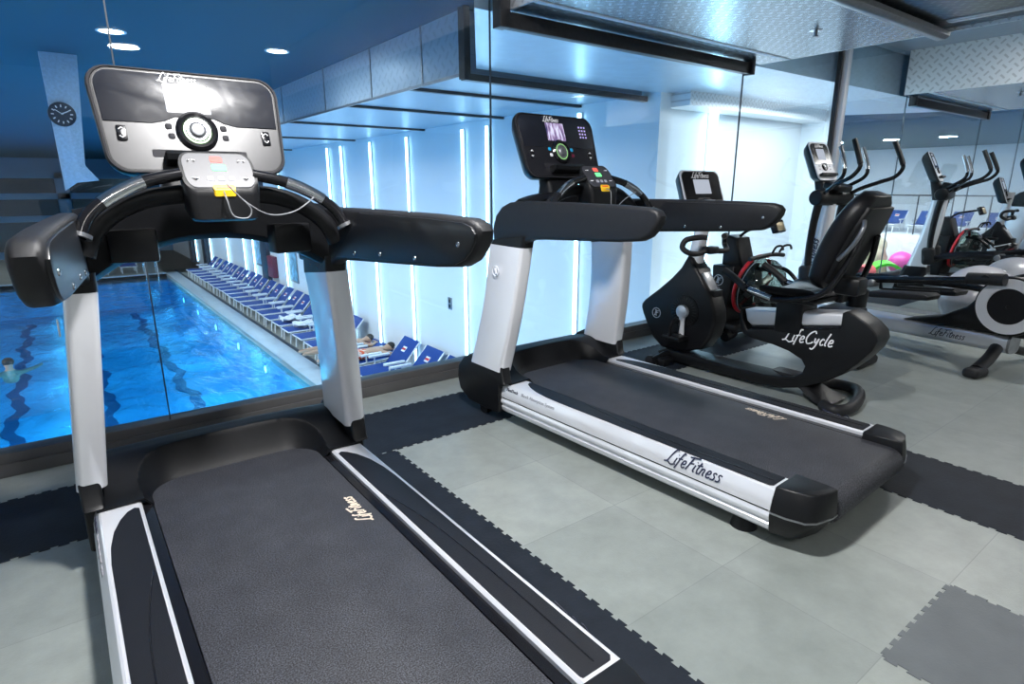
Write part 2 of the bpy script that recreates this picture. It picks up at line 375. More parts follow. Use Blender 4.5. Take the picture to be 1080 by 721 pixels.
# ------------------------------------------------------------------ the gym shell
GY = 3.2775          # gym face of the glass front
def struct(name, mb, m): return mb.build(name, m, None, kind='structure')
struct('floor', MB().box((1.64, -.3, -.1), (10.3, 7.5, .2)), M['floor'])
def jig(x0, x1, y0, y1, sides='nsew', p=.0556, a=.011):
    def edge(ax, ay, bx, by, on):
        n = max(1, round(math.hypot(bx-ax, by-ay)/p)); out = []
        dx, dy = (bx-ax)/n, (by-ay)/n; L = math.hypot(dx, dy); nx, ny = dy/L, -dx/L
        for i in range(n):
            x, y = ax+dx*i, ay+dy*i
            if not on: out.append((x, y)); continue
            for t, s in ((0, -1), (.22, -1), (.16, 1), (.78, 1), (.72, -1)):
                out.append((x+dx*t+nx*a*.5*s, y+dy*t+ny*a*.5*s))
        return out
    return (edge(x0, y0, x1, y0, 's' in sides)+edge(x1, y0, x1, y1, 'e' in sides)+edge(x1, y1, x0, y1, 'n' in sides)+edge(x0, y1, x0, y0, 'w' in sides))
def gym_mat(name, x0, x1, y0, y1, m, sides): struct(name, MB().prism(jig(x0, x1, y0, y1, sides), 'z', -.001, .0022), m)
gym_mat('floor_mat', -3.3, 6.6, 2.482, 3.0, M['mat_dark'], 'ns')
gym_mat('floor_mat', .64, 1.15, -2.5, 2.474, M['mat_dark'], 'ew')
gym_mat('floor_mat', 2.63, 3.13, -2.5, .99, M['mat_dark'], 'ewn')
gym_mat('floor_mat', 1.62, 2.125, -.03, .474, M['mat_mid'], 'nsew')
# sill and lower wall under the glass
struct('trim_1', MB().box((1.64, GY+.05, .053), (10.3, .10, .106), .006).box((1.64, GY-.006, .03), (10.3, .012, .06), .002), M['sill'])
struct('wall_front', MB().box((1.64, GY+.06, -1.5), (10.3, .08, 2.8)), M['white_wall'])
px = [-3.5, .306, 2.316, 5.046, 6.74]
for i in range(4):
    struct('window_%d' % (i+1), MB().box(((px[i]+px[i+1])/2, GY+.02, 1.44), (px[i+1]-px[i]-.006, .010, 2.68)), M['glass'])
M['gasket'] = mat('dark_glass_gasket', (.05, .07, .09, 1), .4)
for i, x in enumerate(px[1:4]): struct('trim_%d' % (11+i), MB().box((x, GY+.02, 1.44), (.006, .014, 2.68)), M['gasket'])
# corner post between the glass and the mirror
struct('trim_2', MB().box((6.80, GY-.02, 1.4), (.10, .10, 2.7), .008), M['silver'])
struct('trim_3', MB().box((6.725, GY+.0, 1.4), (.035, .05, 2.7), .006), M['darkmetal'])
struct('mirror_wall', MB().box((6.80, -.4, 1.40), (.02, 7.26, 2.72)), M['mirror'])
struct('wall_right', MB().box((6.90, -.4, 1.3), (.16, 7.3, 3.0)), M['gym_wall'])
struct('wall_back', MB().box((1.64, -4.05, 1.4), (10.3, .1, 2.9)), M['gym_wall'])
struct('wall_left', MB().box((-3.5, -.4, 1.4), (.1, 7.3, 2.9)), M['gym_wall'])
struct('ceiling', MB().box((1.64, -.35, 2.83), (10.3, 7.5, .1)), M['gym_ceiling'])
# dropped metal bulkhead
BX0, BX1, BZ = 2.43, 5.22, 2.29
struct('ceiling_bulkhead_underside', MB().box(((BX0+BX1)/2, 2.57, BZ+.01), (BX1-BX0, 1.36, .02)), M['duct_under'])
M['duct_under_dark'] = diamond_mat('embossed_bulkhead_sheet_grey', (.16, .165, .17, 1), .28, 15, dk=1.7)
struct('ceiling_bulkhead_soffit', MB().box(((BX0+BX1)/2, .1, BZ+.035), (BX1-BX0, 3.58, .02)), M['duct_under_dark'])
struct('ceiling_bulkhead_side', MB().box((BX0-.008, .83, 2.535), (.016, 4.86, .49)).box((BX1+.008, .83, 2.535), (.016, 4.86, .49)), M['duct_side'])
struct('trim_4', MB().box((3.68, GY-.04, 2.232), (2.72, .065, .09), .004).box((2.355, GY-.05, 2.48), (.075, .085, .6), .004).box((5.03, GY-.05, 2.48), (.04, .085, .6), .004), M['darkmetal'])
tp = [(1.80, BZ), (1.80, BZ-.03), (1.825, BZ-.05), (1.875, BZ-.05), (1.90, BZ-.03), (1.90, BZ)]
struct('trim_5', MB().prism(tp, 'x', 3.2, BX1-.01, .004), M['steelgrey'])
struct('trim_6', MB().box(((BX0+BX1)/2, 2.985, BZ-.002), (BX1-BX0, .045, .006)), M['white_plastic'])
struct('trim_7', MB().box((5.0, .8, BZ+.022), (.10, 1.9, .006)).box((5.0, .8, BZ+.018), (.03, 1.9, .006)), M['alu'])
sp = thing('sprinkler', 'small round sprinkler head in the embossed metal bulkhead above the treadmills', 'sprinkler', (4.42, 2.35, BZ+.004))
MB().lathe([(0, 0), (.045, 0), (.045, -.006), (.02, -.012), (0, -.012)]).build('escutcheon', M['chrome'], sp)
MB().lathe([(0, -.012), (.012, -.012), (.012, -.04), (.022, -.042), (.022, -.046), (0, -.046)]).build('nozzle', M['steelgrey'], sp)
# clock reflection is built over the pool; gym lamps (round downlights)
def downlight(x, y, z, r, label, group, power, size, col=(1, .97, .93)):
    t = thing('ceiling_light', label, 'ceiling light', (x, y, z), 0, group)
    MB().lathe([(r*.86, -.004), (r, -.012), (r*1.12, -.008), (r*1.12, .0), (r*.86, .0)]).build('ring', M['white_plastic'], t)
    MB().lathe([(0, -.006), (r*.86, -.006), (r*.86, .0), (0, .0)]).build('diffuser', M['lamp_white'], t)
    if power:
        L = bpy.data.lights.new('lamp', 'AREA'); L.shape = 'DISK'; L.size = size; L.energy = power; L.color = col
        o = bpy.data.objects.new('lamp', L); C.objects.link(o); o.location = (x, y, z-.02)

# ------------------------------------------------------------------ treadmills (origin on the floor, +y to the glass)
def logo_badge(mb_white, c, xdir, ydir, r):
    """ring with a slanted double squiggle, lying in the plane xdir/ydir"""
    F = frame(c, xdir, ydir)
    mb = MB(F)
    ring = [(r*math.cos(a), r*math.sin(a), .001) for a in [2*PI*k/28 for k in range(28)]]
    mb.tube(ring, r*.085, 6, spline=False, closed=True)
    mb.tube([(-.30*r, .62*r, .001), (-.10*r, .55*r, .001), (-.34*r, -.35*r, .001), (-.45*r, -.5*r, .001), (.05*r, -.42*r, .001)], r*.09, 6)
    mb.tube([(.55*r, .45*r, .001), (.15*r, .40*r, .001), (-.02*r, -.15*r, .001), (.05*r, -.62*r, .001)], r*.09, 6)
    mb.tube([(-.05*r, .02*r, .001), (.42*r, .10*r, .001)], r*.08, 6, spline=False)
    return mb

def make_treadmill(label, loc, rz, screen, tilt):
    t = thing('treadmill', label, 'treadmill', loc, rz, 'treadmills')
    # ---- deck
    for s in (-1, 1):
        pr = [(.330, .10), (.330, .212), (.338, .219), (.446, .219), (.452, .216), (.464, .188), (.471, .158), (.471, .1435), (.460, .1425), (.460, .1365), (.470, .1355), (.475, .122), (.474, .112), (.464, .103), (.464, .097), (.472, .090), (.468, .072), (.450, .056), (.42, .052), (.36, .052)]
        rail = MB().prism([(s*a, b) for a, b in pr], 'y', -.745, .80).build('side_rail', M['silver'], t, angle=25)
        MB().box((s*.4615, .03, .1395), (.012, 1.53, .0055)).build('rail_groove', M['black_gloss'], t)
        # inset tread with tapered front
        ins = [(.344, -.728), (.428, -.728), (.438, -.718), (.439, .36), (.434, .46), (.420, .55), (.398, .62), (.374, .665), (.354, .68), (.341, .67), (.341, -.720)]
        MB().prism([(s*a, b) for a, b in ins], 'z', .2185, .2215).build('foot_tread', M['inset'], t)
        MB().tube([(s*.348, .26, .2218), (s*.372, .12, .2218), (s*.392, -.08, .2218), (s*.398, -.40, .2218), (s*.394, -.71, .2218)], .0022, 6, flat=.5).build('tread_groove', M['black_gloss'], t)
        MB().box((s*.3145, -.03, .175), (.029, 1.55, .05)).build('deck_edge', M['black_gloss'], t)
        # end cap (upper and lower shells)
        def cap_out(k): return [(.298, -.745), (.474, -.745), (.470, -.80), (.452, -.86), (.420, -.885), (.34, -.905), (.304, -.905), (.298, -.88)]
        up = cap_out(0)
        up_ = [(s*(a if a < .33 else .33+(a-.33)*.80), b*1.0 if b > -.8 else b+.012) for a, b in up]
        MB().prism([(s*a, b) for a, b in up], 'z', .138, .232, .006, pts1=up_).build('end_cap', M['black'], t, angle=50)
        lo_ = [(s*(a if a < .33 else .33+(a-.33)*.9), b if b > -.8 else b+.05) for a, b in up]
        MB().prism(lo_, 'z', .052, .134, .006, pts1=[(s*a*1.003, b) for a, b in up]).build('end_cap_lower', M['black'], t, angle=50)
        MB().prism([(s*a*1.002, b*1.001) for a, b in up], 'z', .1335, .139).build('end_cap_seam', M['steelgrey'], t)
        MB().cyl((s*.40, -.62, .0), (s*.40, -.62, .06), .05, 18, .035).build('levelling_foot', M['black'], t)
        MB().cyl((s*.445, .93, .035), (s*.475, .93, .035), .035, 18).build('transport_wheel', M['black'], t)
    # belt: loop with round ends
    prof = []
    for k in range(13):
        a = PI/2+PI*k/12; prof.append((-.855+.058*math.cos(a), .142+.058*math.sin(a)))
    prof += [(.93, .084), (.95, .12), (.95, .18), (.93, .200)]
    MB().prism(prof, 'x', -.298, .298, .004).build('belt', M['belt'], t)
    script('LifeFitness', .045, M['cream_ink'], t, frame((.245, .17 if screen == 'white' else -.43, .2008), (0, 1, 0), (-1, 0, 0)), 'belt_lettering', .085)
    MB().box((0, -.02, .10), (.64, 1.5, .06)).build('deck_frame', M['black'], t)
    # side lettering (faces outwards on the sloping upper flank)
    for s in (-1, 1):
        nrm = Vector((s*.028, 0, .024)).normalized(); upv = Vector((-s*.019, 0, .058))
        d = (0, -1, 0) if s < 0 else (0, 1, 0)
        y0 = -.30 if s < 0 else -.66
        script('LifeFitness', .060, M['dark_ink'], t, frame((s*.4648, y0, .187), d, upv), 'side_lettering')
        y1 = .735 if s < 0 else .30
        text('FlexDeck', .024, M['dark_ink'], t, frame((s*.4635, y1, .194), d, upv), 'side_lettering', .0012, 0)
        y2 = y1-.118 if s < 0 else y1+.118
        text('Shock Absorption System', .024, M['pale_ink'], t, frame((s*.4635, y2, .194), d, upv), 'side_lettering', .0012, 0)
    # ---- motor hood: heightfield with a cove where the belt goes in
    def sm(a, b, x):
        q = max(0, min(1, (x-a)/(b-a))); return q*q*(3-2*q)
    def hood(u, v):
        x = -.455+.91*u; y = .715+.45*v
        r = .11; d = math.hypot(max(abs(x)-(.288-r), 0), max(y-(.872-r), 0))-r
        flat = .236+.082*sm(.73, .98, y)-.012*(x/.455)**2
        if y > 1.0: flat -= .20*((y-1.0)/.165)**3
        cove = .190 if d <= 0 else .196+.125*(d/.085)**1.35
        return Vector((x, y, min(flat, cove)))
    MB().grid(hood, 150, 84, .006).build('motor_hood', M['hood'], t, angle=22)
    for s in (-1, 1):
        # black base of each upright, wraps the rail front
        sid = [(.72, .228), (.735, .24), (.75, .32), (1.03, .335), (1.10, .30), (1.155, .24), (1.165, .17), (1.14, .10), (1.05, .05), (.80, .045), (.77, .06), (.775, .20)]
        MB().prism(sid, 'x', s*.43, s*.492, .018, 3).build('upright_base', M['black'], t, angle=50)
        MB().box((s*.440, .93, .12), (.03, .34, .12), .02).build('base_inner', M['black'], t)
    # ---- uprights
    for s in (-1, 1):
        rings = []
        for k in range(13):
            w = k/12; z = .29+.66*w
            bow = .034*math.sin(w*PI)
            cx = .455-.066*w; cy = .889-.10*w-bow*.6
            d = .272-.012*math.sin(w*PI); wd = .086
            sec = rrect(wd, d, .020, 4, s*cx, cy)
            rings.append([(a, b, z+(b-cy)*.02) for a, b in sec])
        MB().loft(rings).build('upright', M['post'], t, angle=50)
        # black sleeve at the top
        rings = []
        for k in range(5):
            w = k/4; z = .93+.06*w; cx = .387-.002*w; cy = .790-.012*w
            rings.append([(a, b, z-(b-cy)*.12) for a, b in rrect(.082, .276, .022, 4, s*cx, cy)])
        MB().loft(rings).build('upright_sleeve', M['black'], t, angle=50)
        for y in (.83, .75): MB().sphere((s*.351, y, .955), .013, (.6, 1, 1), 2).build('bolt', M['black_gloss'], t)
        lb = logo_badge(None, (s*.458, .83, .82), (0, -s*1, .0), (0.0, .0, 1), .026)
        lb.bm.transform(Matrix.Translation((s*.003, 0, 0))); lb.build('logo_badge', M['white_ink'], t)
        # ---- handrail (arm): extruded silhouette, rubber wrap
        arm = [(.935, .965), (.945, 1.03), (.915, 1.10), (.86, 1.145), (.79, 1.168), (.66, 1.178), (.40, 1.178), (.0, 1.174), (-.16, 1.168), (-.195, 1.158), (-.212, 1.138), (-.206, 1.112), (-.188, 1.083), (-.162, 1.057), (-.12, 1.038), (.0, 1.026), (.50, 1.000), (.60, .992), (.650, .970)]
        M_arm = Matrix(((1, -s*.088, 0, s*.056), (0, 1, 0, 0), (0, 0, 1, 0), (0, 0, 0, 1)))   # splays outwards to the rear
        mb = MB(M_arm); mb.prism(arm, 'x', s*.362, s*.418, .016, 4); mb.build('handrail', M['rubber'], t, angle=50)
        plate = [(a*.985+.006, 1.088+(b-1.088)*.86) for a, b in arm if a < .64]
        mb = MB(M_arm); mb.prism(plate, 'x', s*.3575, s*.366, .002); pl = mb.build('handrail_plate', M['arm_plate'], t)
        for y, z in ((-.13, 1.10), (.08, 1.045), (.28, 1.04), (.45, 1.03)): MB(M_arm).sphere((s*.357, y, z), .008, (.5, 1, 1), 2).build('screw', M['chrome'], pl)
    # ---- arched crossbar between the arms
    rings = []
    for k in range(31):
        w = -1+2*k/30; x = .372*w
        zt = 1.185+.035*(1-w*w); zb = .955+.125*(1-abs(w)**2.2); yc = .70+.07*(1-w*w)
        rings.append([(x, yc-.055, zt-.02), (x, yc-.02, zt), (x, yc+.05, zt), (x, yc+.085, zt-.02), (x, yc+.085, zb+.02), (x, yc+.06, zb), (x, yc-.02, zb), (x, yc-.05, zb+.02)])
    MB().loft(rings).build('crossbar', M['hood'], t, angle=50)
    for s in (-1, 1):
        MB().box((s*.235, .685, 1.075), (.13, .07, .10), .008, Matrix.Rotation(s*.12, 4, 'Z')).build('cup_holder', M['black'], t)
    # ---- sensor handlebars sweeping up to the activity hub
    for s in (-1, 1):
        up = [(s*.372, .50, 1.118), (s*.345, .515, 1.172), (s*.285, .53, 1.222), (s*.20, .545, 1.262), (s*.10, .555, 1.285)]
        lo = [(s*.365, .58, 1.06), (s*.335, .59, 1.125), (s*.275, .60, 1.178), (s*.19, .60, 1.215), (s*.09, .60, 1.228)]
        b = MB().tube(up, .0175, 14).build('sensor_bar', M['black_gloss'], t)
        pts = catmull(up, 6); MB().tube(pts[10:19], .0192, 14, spline=False).build('sensor_grip', M['chrome'], b)
        MB().tube(up[:1]+[(s*.368, .503, 1.128)], .030, 16, spline=False).build('collar', M['steelgrey'], b)
        MB().tube(lo, .021, 12, flat=1.35).build('support_bar', M['black'], t)
    # ---- activity hub
    HM = Matrix.Translation((0.005, .555, 1.236))
    hub = MB(HM)
    rr = [rrect(.175, .10, .028, 4, 0, .01), rrect(.20, .12, .03, 4, 0, .005), rrect(.214, .100, .032, 4, 0, 0), rrect(.21, .096, .032, 4, 0, 0)]
    zz = [-.085, -.065, .045, .058]
    sl = [.1, .3, 1.18, 1.18]
    hub.loft([[(a, b, z+b*q_) for a, b in r] for r, z, q_ in zip(rr, zz, sl)])
    hb = hub.build('activity_hub', M['black'], t, angle=50)
    top = MB(HM); pp = rrect(.192, .084, .026, 4)
    top.loft([[(a, b, z+b*1.18) for a, b in pp] for z in (.0575, .0615)]); top.build('hub_panel', M['hub_panel'], hb)
    def on(a, b, w, h, m, nm): 
        q = MB(HM); q.loft([[(x, y, z+y*1.18) for x, y in rrect(w, h, min(w, h)*.25, 2, a, b)] for z in (.061, .0635)]); q.build(nm, M[m], hb)
    on(0, .026, .035, .014, 'redlit', 'stop_key'); on(.002, .005, .042, .015, 'green', 'go_key')
    for a in (-.03, .0, .03): on(a, -.022, .018, .010, 'pale_ink', 'key')
    for s in (-1, 1):
        for d in (1, -1):
            q = MB(HM); yy = .022*d
            q.tube([(s*.070-.010, yy-.004*d, .064+1.18*yy), (s*.070, yy+.006*d, .064+1.18*yy), (s*.070+.010, yy-.004*d, .064+1.18*yy)], .0022, 6, spline=False); q.build('arrow_mark', M['white_ink'], hb)
    yc = MB(HM); yc.loft([[(a, b, z+b*1.18) for a, b in rrect(.062, .013, .006, 3, 0, -.047)] for z in (.048, .066)]); yc.build('safety_clip', M['yellow'], hb)
    yc = MB(HM); yc.loft([[(a, b, z+b*1.18) for a, b in rrect(.045, .005, .002, 2, 0, -.047)] for z in (.066, .0675)]); yc.build('safety_clip_stripe', M['orange'], hb)
    if screen == 'white':
        cord = [(.0, .496, 1.235), (.0, .468, 1.21), (.012, .463, 1.165), (.05, .46, 1.158), (.062, .46, 1.185), (.03, .463, 1.225), (.006, .47, 1.255), (.05, .462, 1.205), (.12, .47, 1.165), (.21, .50, 1.175), (.29, .52, 1.225)]
    else:
        cord = [(.0, .496, 1.235), (.0, .465, 1.22), (.004, .463, 1.16), (.02, .463, 1.12), (.05, .47, 1.13), (.12, .50, 1.16), (.2, .52, 1.19), (.29, .52, 1.225)]
    MB().tube(cord, .0022, 6, sub=8).build('safety_cord', M['grey_cord'], hb)
    # ---- neck and console
    nk = [[(a, b, 0) for a, b in rrect(.20, .12, .03, 4)]]
    MB().loft([[(a, .80+b, 1.17) for a, b in rrect(.30, .14, .03, 4)], [(a, .84+b, 1.25) for a, b in rrect(.24, .10, .03, 4)], [(a, .885+b, 1.36) for a, b in rrect(.22, .06, .02, 4)]]).build('console_neck', M['black'], t)
    CM = Matrix.Translation((.012, .800, 1.288)) @ Matrix.Rotation(R(-tilt), 4, 'X') @ Matrix.Diagonal((1.065, 1, 1.125, 1))
    # console local: x right, z up the face, -y towards the runner
    def outline(w0, w1, h, r, z0=0):
        pts = []
        for (sx, top) in ((1, 1), (-1, 1), (-1, 0), (1, 0)):
            w = (w1 if top else w0)/2; cx = sx*(w-r); cz = z0+(h-r if top else r); a0 = {(1, 1): 0, (-1, 1): 90, (-1, 0): 180, (1, 0): 270}[(sx, top)]
            for k in range(7):
                a = R(a0+90*k/6); pts.append((cx+r*math.cos(a), cz+r*math.sin(a)))
        return pts
    full = outline(.515, .545, .315, .058)
    def sc(pts, f, dz=0, cz=.158): return [(a*f, cz+(b-cz)*f+dz) for a, b in pts]
    sh = MB(CM); sh.loft([[(a, y, b) for a, b in P] for y, P in ((.075, sc(full, .80, -.01)), (.060, sc(full, .90, -.005)), (.02, sc(full, .985)), (.0, full), (-.006, sc(full, .992)))])
    cs = sh.build('console', M['black'], t, angle=50)
    rm = MB(CM); o2 = sc(full, .992); i2 = sc(full, .955)
    n = len(o2); rm.loft([[(a, y, b) for a, b in P] for y, P in ((-.004, o2), (-.010, sc(full, .985)), (-.010, sc(full, .962)), (-.004, i2))], cap=False); rm.build('console_rim', M['console_rim'], cs)
    cp = outline(.485, .512, .292, .048, .0115)
    fp = MB(CM); fp.loft([[(a, y, b) for a, b in cp] for y in (-.0035, -.0072)]); fp.build('control_panel', M['console_panel'], cs)
    # dark glass over the upper half, its lower edge rising towards the dial
    gl = []
    for (sx) in (1, -1):
        w = .505/2; r = .044
        seq = [(sx*(w-r)+sx*r*math.cos(R(90*k/6)), .300-r+r*math.sin(R(90*k/6))) for k in range(7)]
        if sx == 1: gl += seq
        else: gl += seq[::-1]
    gl += [(-.246, .150), (-.12, .150), (-.085, .158), (-.055, .172), (.055, .172), (.085, .158), (.12, .150), (.246, .150)]
    g = MB(CM); g.prism(gl, 'y', -.0070, -.0105, .0008); g.build('display_glass', M['screen_glass'], cs)
    s2 = MB(CM); s2.prism(rrect(.125, .088, .003, 2, -.012, .228), 'y', -.0100, -.0112); s2.build('screen', M['screen_white'] if screen == 'white' else M['picture'], cs)
    script('LifeFitness', .026, M['white_ink'], cs, CM @ frame((-.03, -.0111, .2865), (1, 0, 0), (0, 0, 1)), 'console_lettering', .07, center=True)
    # dial
    DM = CM @ Matrix.Translation((.0, -.007, .130)) @ Matrix.Rotation(PI/2, 4, 'X')
    MB(DM).lathe([(.0, 0), (.060, 0), (.060, .006), (.052, .014), (.044, .012), (.040, .006), (0, .006)], n=40).build('dial_bezel', M['black_gloss'], cs)
    MB(DM).lathe([(.0395, .006), (.0395, .0085), (.0345, .0085), (.0345, .006)], n=40).build('dial_ring', M['greenring'], cs)
    MB(DM).lathe([(.0335, .006), (.031, .012), (.026, .012), (.024, .010), (.018, .019), (.010, .021), (0, .021)], n=40).build('dial', M['steelgrey'], cs)
    # rocker switches, keys, ledge
    for s in (-1, 1):
        k = MB(CM); k.prism(rrect(.026, .044, .004, 2, s*.205, .116), 'y', -.007, -.0125, .0015); kk = k.build('rocker_switch', M['black_gloss'], cs)
        for d in (1, -1):
            q = MB(CM); q.tube([(s*.205-.007, -.013, .116+d*.009), (s*.205, -.013, .116+d*.015), (s*.205+.007, -.013, .116+d*.009)], .0018, 6, spline=False); q.build('arrow_mark', M['white_ink'], cs)
    for (a, b, m) in ((-.078, .142, 'aqua'), (.078, .142, 'aqua'), (-.074, .113, 'white_ink'), (.080, .113, 'maroon')):
        k = MB(CM); k.prism(rrect(.019, .017, .005, 3, a, b), 'y', -.007, -.0095, .001); k.build('key', M[m] if screen != 'white' else M['console_rim'], cs)
    if screen != 'white':
        for r_ in range(4):
            for c_ in range(3):
                k = MB(CM); k.prism(rrect(.010, .008, .002, 2, .165+c_*.020, .260-r_*.017), 'y', -.0100, -.0116); k.build('keypad_key', M['purple_key'], cs)
    k = MB(CM); k.prism(rrect(.27, .022, .004, 2, .0, .060), 'y', -.007, -.0085); k.build('ledge_strip', M['console_rim'], cs)
    lg = MB(CM); lg.prism([(.004, -.006), (.034, -.006), (.038, -.014), (.034, -.05), (.022, -.058), (.008, -.05), (.0, -.02)], 'x', -.105, .105, .004, M=Matrix(((1, 0, 0, 0), (0, 0, 1, 0), (0, 1, 0, .02), (0, 0, 0, 1))))
    lg.build('reading_ledge', M['black'], cs)
    return t
make_treadmill('large treadmill nearest the camera, its console screen lit plain white', (.413, 1.48, 0), 0, 'white', 20)
make_treadmill('treadmill beside the upright bike console, its screen showing a video picture', (2.285, 1.71, 0), R(2.4), 'video', 20)

# ------------------------------------------------------------------ recumbent exercise bike
def make_bike():
    oy = 1.9
    t = thing('recumbent_bike', 'black recumbent exercise bike with LifeCycle lettering between treadmill and rower', 'exercise bike', (3.5, oy, 0))
    q = lambda y, z: (y*1.046-oy, 1.25-(1.25-z)*1.046)
    Q = lambda pts: [q(*p) for p in pts]
    # front shroud
    sh = [(2.435, .80), (2.40, .79), (2.33, .69), (2.235, .57), (2.195, .47), (2.185, .39), (2.21, .29), (2.27, .20), (2.42, .15), (2.60, .145), (2.68, .20), (2.735, .27), (2.785, .36), (2.802, .40), (2.80, .43), (2.77, .465), (2.66, .55), (2.55, .645), (2.48, .72)]
    MB().prism(Q(sh), 'x', -.075, .075, .022, 3).build('shroud', M['vinyl'], t, angle=50)
    # lower beam, rear swoop and upper boom in one casting
    fr = [(2.62, .12), (2.60, .075), (2.30, .07), (1.84, .075), (1.70, .09), (1.58, .125), (1.46, .19), (1.37, .26), (1.30, .335), (1.24, .42), (1.222, .475), (1.235, .515), (1.28, .555), (1.35, .592), (1.395, .602), (1.412, .59), (1.412, .50), (1.60, .465), (1.95, .400), (1.985, .46), (2.00, .525), (2.012, .50), (2.005, .42), (1.97, .36), (1.90, .348), (1.78, .340), (1.68, .322), (1.60, .29), (1.575, .255), (1.585, .215), (1.63, .18), (1.72, .158), (1.82, .147), (2.10, .142), (2.40, .145), (2.55, .15)]
    f = MB().prism(Q(fr), 'x', -.085, .085, .018, 3).build('frame', M['black'], t, angle=45)
    # seat rail
    rl = Q([(1.985, .518), (1.40, .592), (1.40, .520), (1.93, .425), (1.965, .45)])
    MB().prism(rl, 'x', -.080, .080, .022, 4).build('seat_rail', M['silver'], t, angle=40)
    sl = Q([(1.93, .425), (1.40, .516), (1.40, .498), (1.93, .405)])
    MB().prism(sl, 'x', -.070, .070, .003).build('rail_slot', M['black_gloss'], t)
    script('LifeCycle', .082, M['white_ink'], t, frame((-.0862, q(1.715, .415)[0], q(1.70, .415)[1]-.006), (0, -1, .05), (0, .05, 1)), 'lettering')
    logo_badge(None, (-.0765, *q(2.655, .385)), (0, -1, 0), (0, 0, 1), .036).build('logo_badge', M['white_ink'], t)
    # crank disc, crank arms, pedals
    cy_, cz_ = q(2.42, .435)
    RYm = Matrix.Rotation(-PI/2, 4, 'Y')
    dk = MB(Matrix.Translation((-.075, cy_, cz_)) @ RYm).lathe([(0, 0), (.115, 0), (.115, .006), (.105, .010), (.06, .012), (0, .012)], n=36).build('crank_disc', M['black'], t)
    rb_ = MB(Matrix.Translation((-.087, cy_, cz_)) @ RYm)
    for k in range(28):
        a = 2*PI*k/28; rb_.box((.088*math.cos(a), .088*math.sin(a), .001), (.03, .004, .004), 0, Matrix.Rotation(a, 4, 'Z'))
    rb_.build('disc_ribs', M['darkmetal'], dk)
    for s, a in ((-1, R(-78)), (1, R(102))):
        e = (s*.105, cy_-.19*math.cos(a)*-1*.0+.165*math.cos(a)*.25*-1, cz_+.17*math.sin(a))
        MB().tube([(s*.095, cy_, cz_), (s*.105, (cy_+e[1])/2, (cz_+e[2])/2), e], lambda w: .026-.007*w, 12, flat=.7, up=(1, 0, 0)).cyl((s*.085, cy_, cz_), (s*.116, cy_, cz_), .046, 28, bevel=.006).build('crank_arm', M['silver'], t)
        pd = MB().box((s*.165, e[1]+.01, e[2]-.01), (.10, .15, .035), .01).cyl((s*.10, e[1], e[2]), (s*.2, e[1], e[2]), .012).build('pedal', M['black'], t)
        MB().tube([(s*.12, e[1]+.02, e[2]), (s*.12, e[1]+.01, e[2]+.09), (s*.165, e[1]+.01, e[2]+.115), (s*.21, e[1]+.01, e[2]+.09), (s*.21, e[1]+.02, e[2])], .012, 8, flat=.35).build('pedal_strap', M['vinyl'], pd)
    # upright mast with small display slot, handlebar, console
    b0 = q(2.42, .74); b1 = q(2.355, 1.16)
    MB().loft([[(a, b0[0]+b, b0[1]) for a, b in rrect(.085, .09, .02, 3)], [(a, b1[0]+b, b1[1]) for a, b in rrect(.075, .075, .02, 3)]]).build('mast', M['silver'], t, angle=50)
    MB().box((0, q(2.30, .64)[0], q(2.30, .64)[1]), (.09, .03, .14), .006, Matrix.Rotation(R(-32), 4, 'X')).build('control_strip', M['steelgrey'], t)
    MB().box((0, q(2.25, .60)[0], q(2.25, .60)[1]-.03), (.11, .06, .05), .012).build('cup_ring', M['black'], t)
    hy, hz = q(2.33, .875)
    for s in (-1, 1):
        MB().tube([(s*.03, hy-.02, hz-.03), (s*.12, hy-.02, hz-.045), (s*.205, hy-.01, hz-.04), (s*.235, hy+.03, hz-.005), (s*.215, hy+.02, hz+.045), (s*.15, hy-.03, hz+.062), (s*.10, hy-.05, hz+.06)], .0185, 12).build('handlebar', M['rubber'], t)
    MB().box((0, hy-.02, hz-.03), (.10, .08, .05), .012).build('handlebar_clamp', M['black'], t)
    console_head(t, Matrix.Translation((.03, q(2.36, 1.06)[0], q(2.40, 1.025)[1])) @ Matrix.Rotation(R(-8), 4, 'Z') @ Matrix.Rotation(R(-22), 4, 'X'), .37, .36, False)
    q0, q = q, (lambda y, z: (y-.01-oy, z+.004))
    Q = lambda pts: [q(*p) for p in pts]
    # seat, back, carriage
    s0 = q(1.78, .55)
    MB().box((0, q(1.79, .5)[0], q(1.79, .515)[1]), (.19, .17, .27), .02).build('seat_carriage', M['black'], t)
    seat = [(1.93, .612), (1.92, .640), (1.88, .652), (1.78, .650), (1.68, .660), (1.62, .655), (1.60, .632), (1.68, .615), (1.82, .605)]
    mb = MB()
    so = Q(seat)
    mb.loft([[(x, y, z*1.0+dz) for y, z in [(so[k][0]*(1) if True else 0, (so[k][1]-s0[1]-.11)*f+s0[1]+.11) for k in range(len(so))]] for x, f, dz in ((-.20, .45, .018), (-.185, .85, .012), (-.12, 1, 0), (0, .97, -.006), (.12, 1, 0), (.185, .85, .012), (.20, .45, .018))])
    mb.build('seat_cushion', M['vinyl'], t, angle=60)
    MB().box((0, q(1.76, .6)[0], q(1.76, .60)[1]), (.34, .30, .03), .01).build('seat_pan', M['black'], t)
    # backrest: thick padded slab leaning back
    p0 = Vector((0, 1.625-oy, .70)); p1 = Vector((0, 1.42-oy, 1.205)); d = (p1-p0); L = d.length; d.normalize(); nrm = Vector((0, d.z, -d.y))
    BMx = Matrix(((1, 0, 0, 0), (0, nrm.y, d.y, p0.y), (0, nrm.z, d.z, p0.z), (0, 0, 0, 1)))
    rings = []
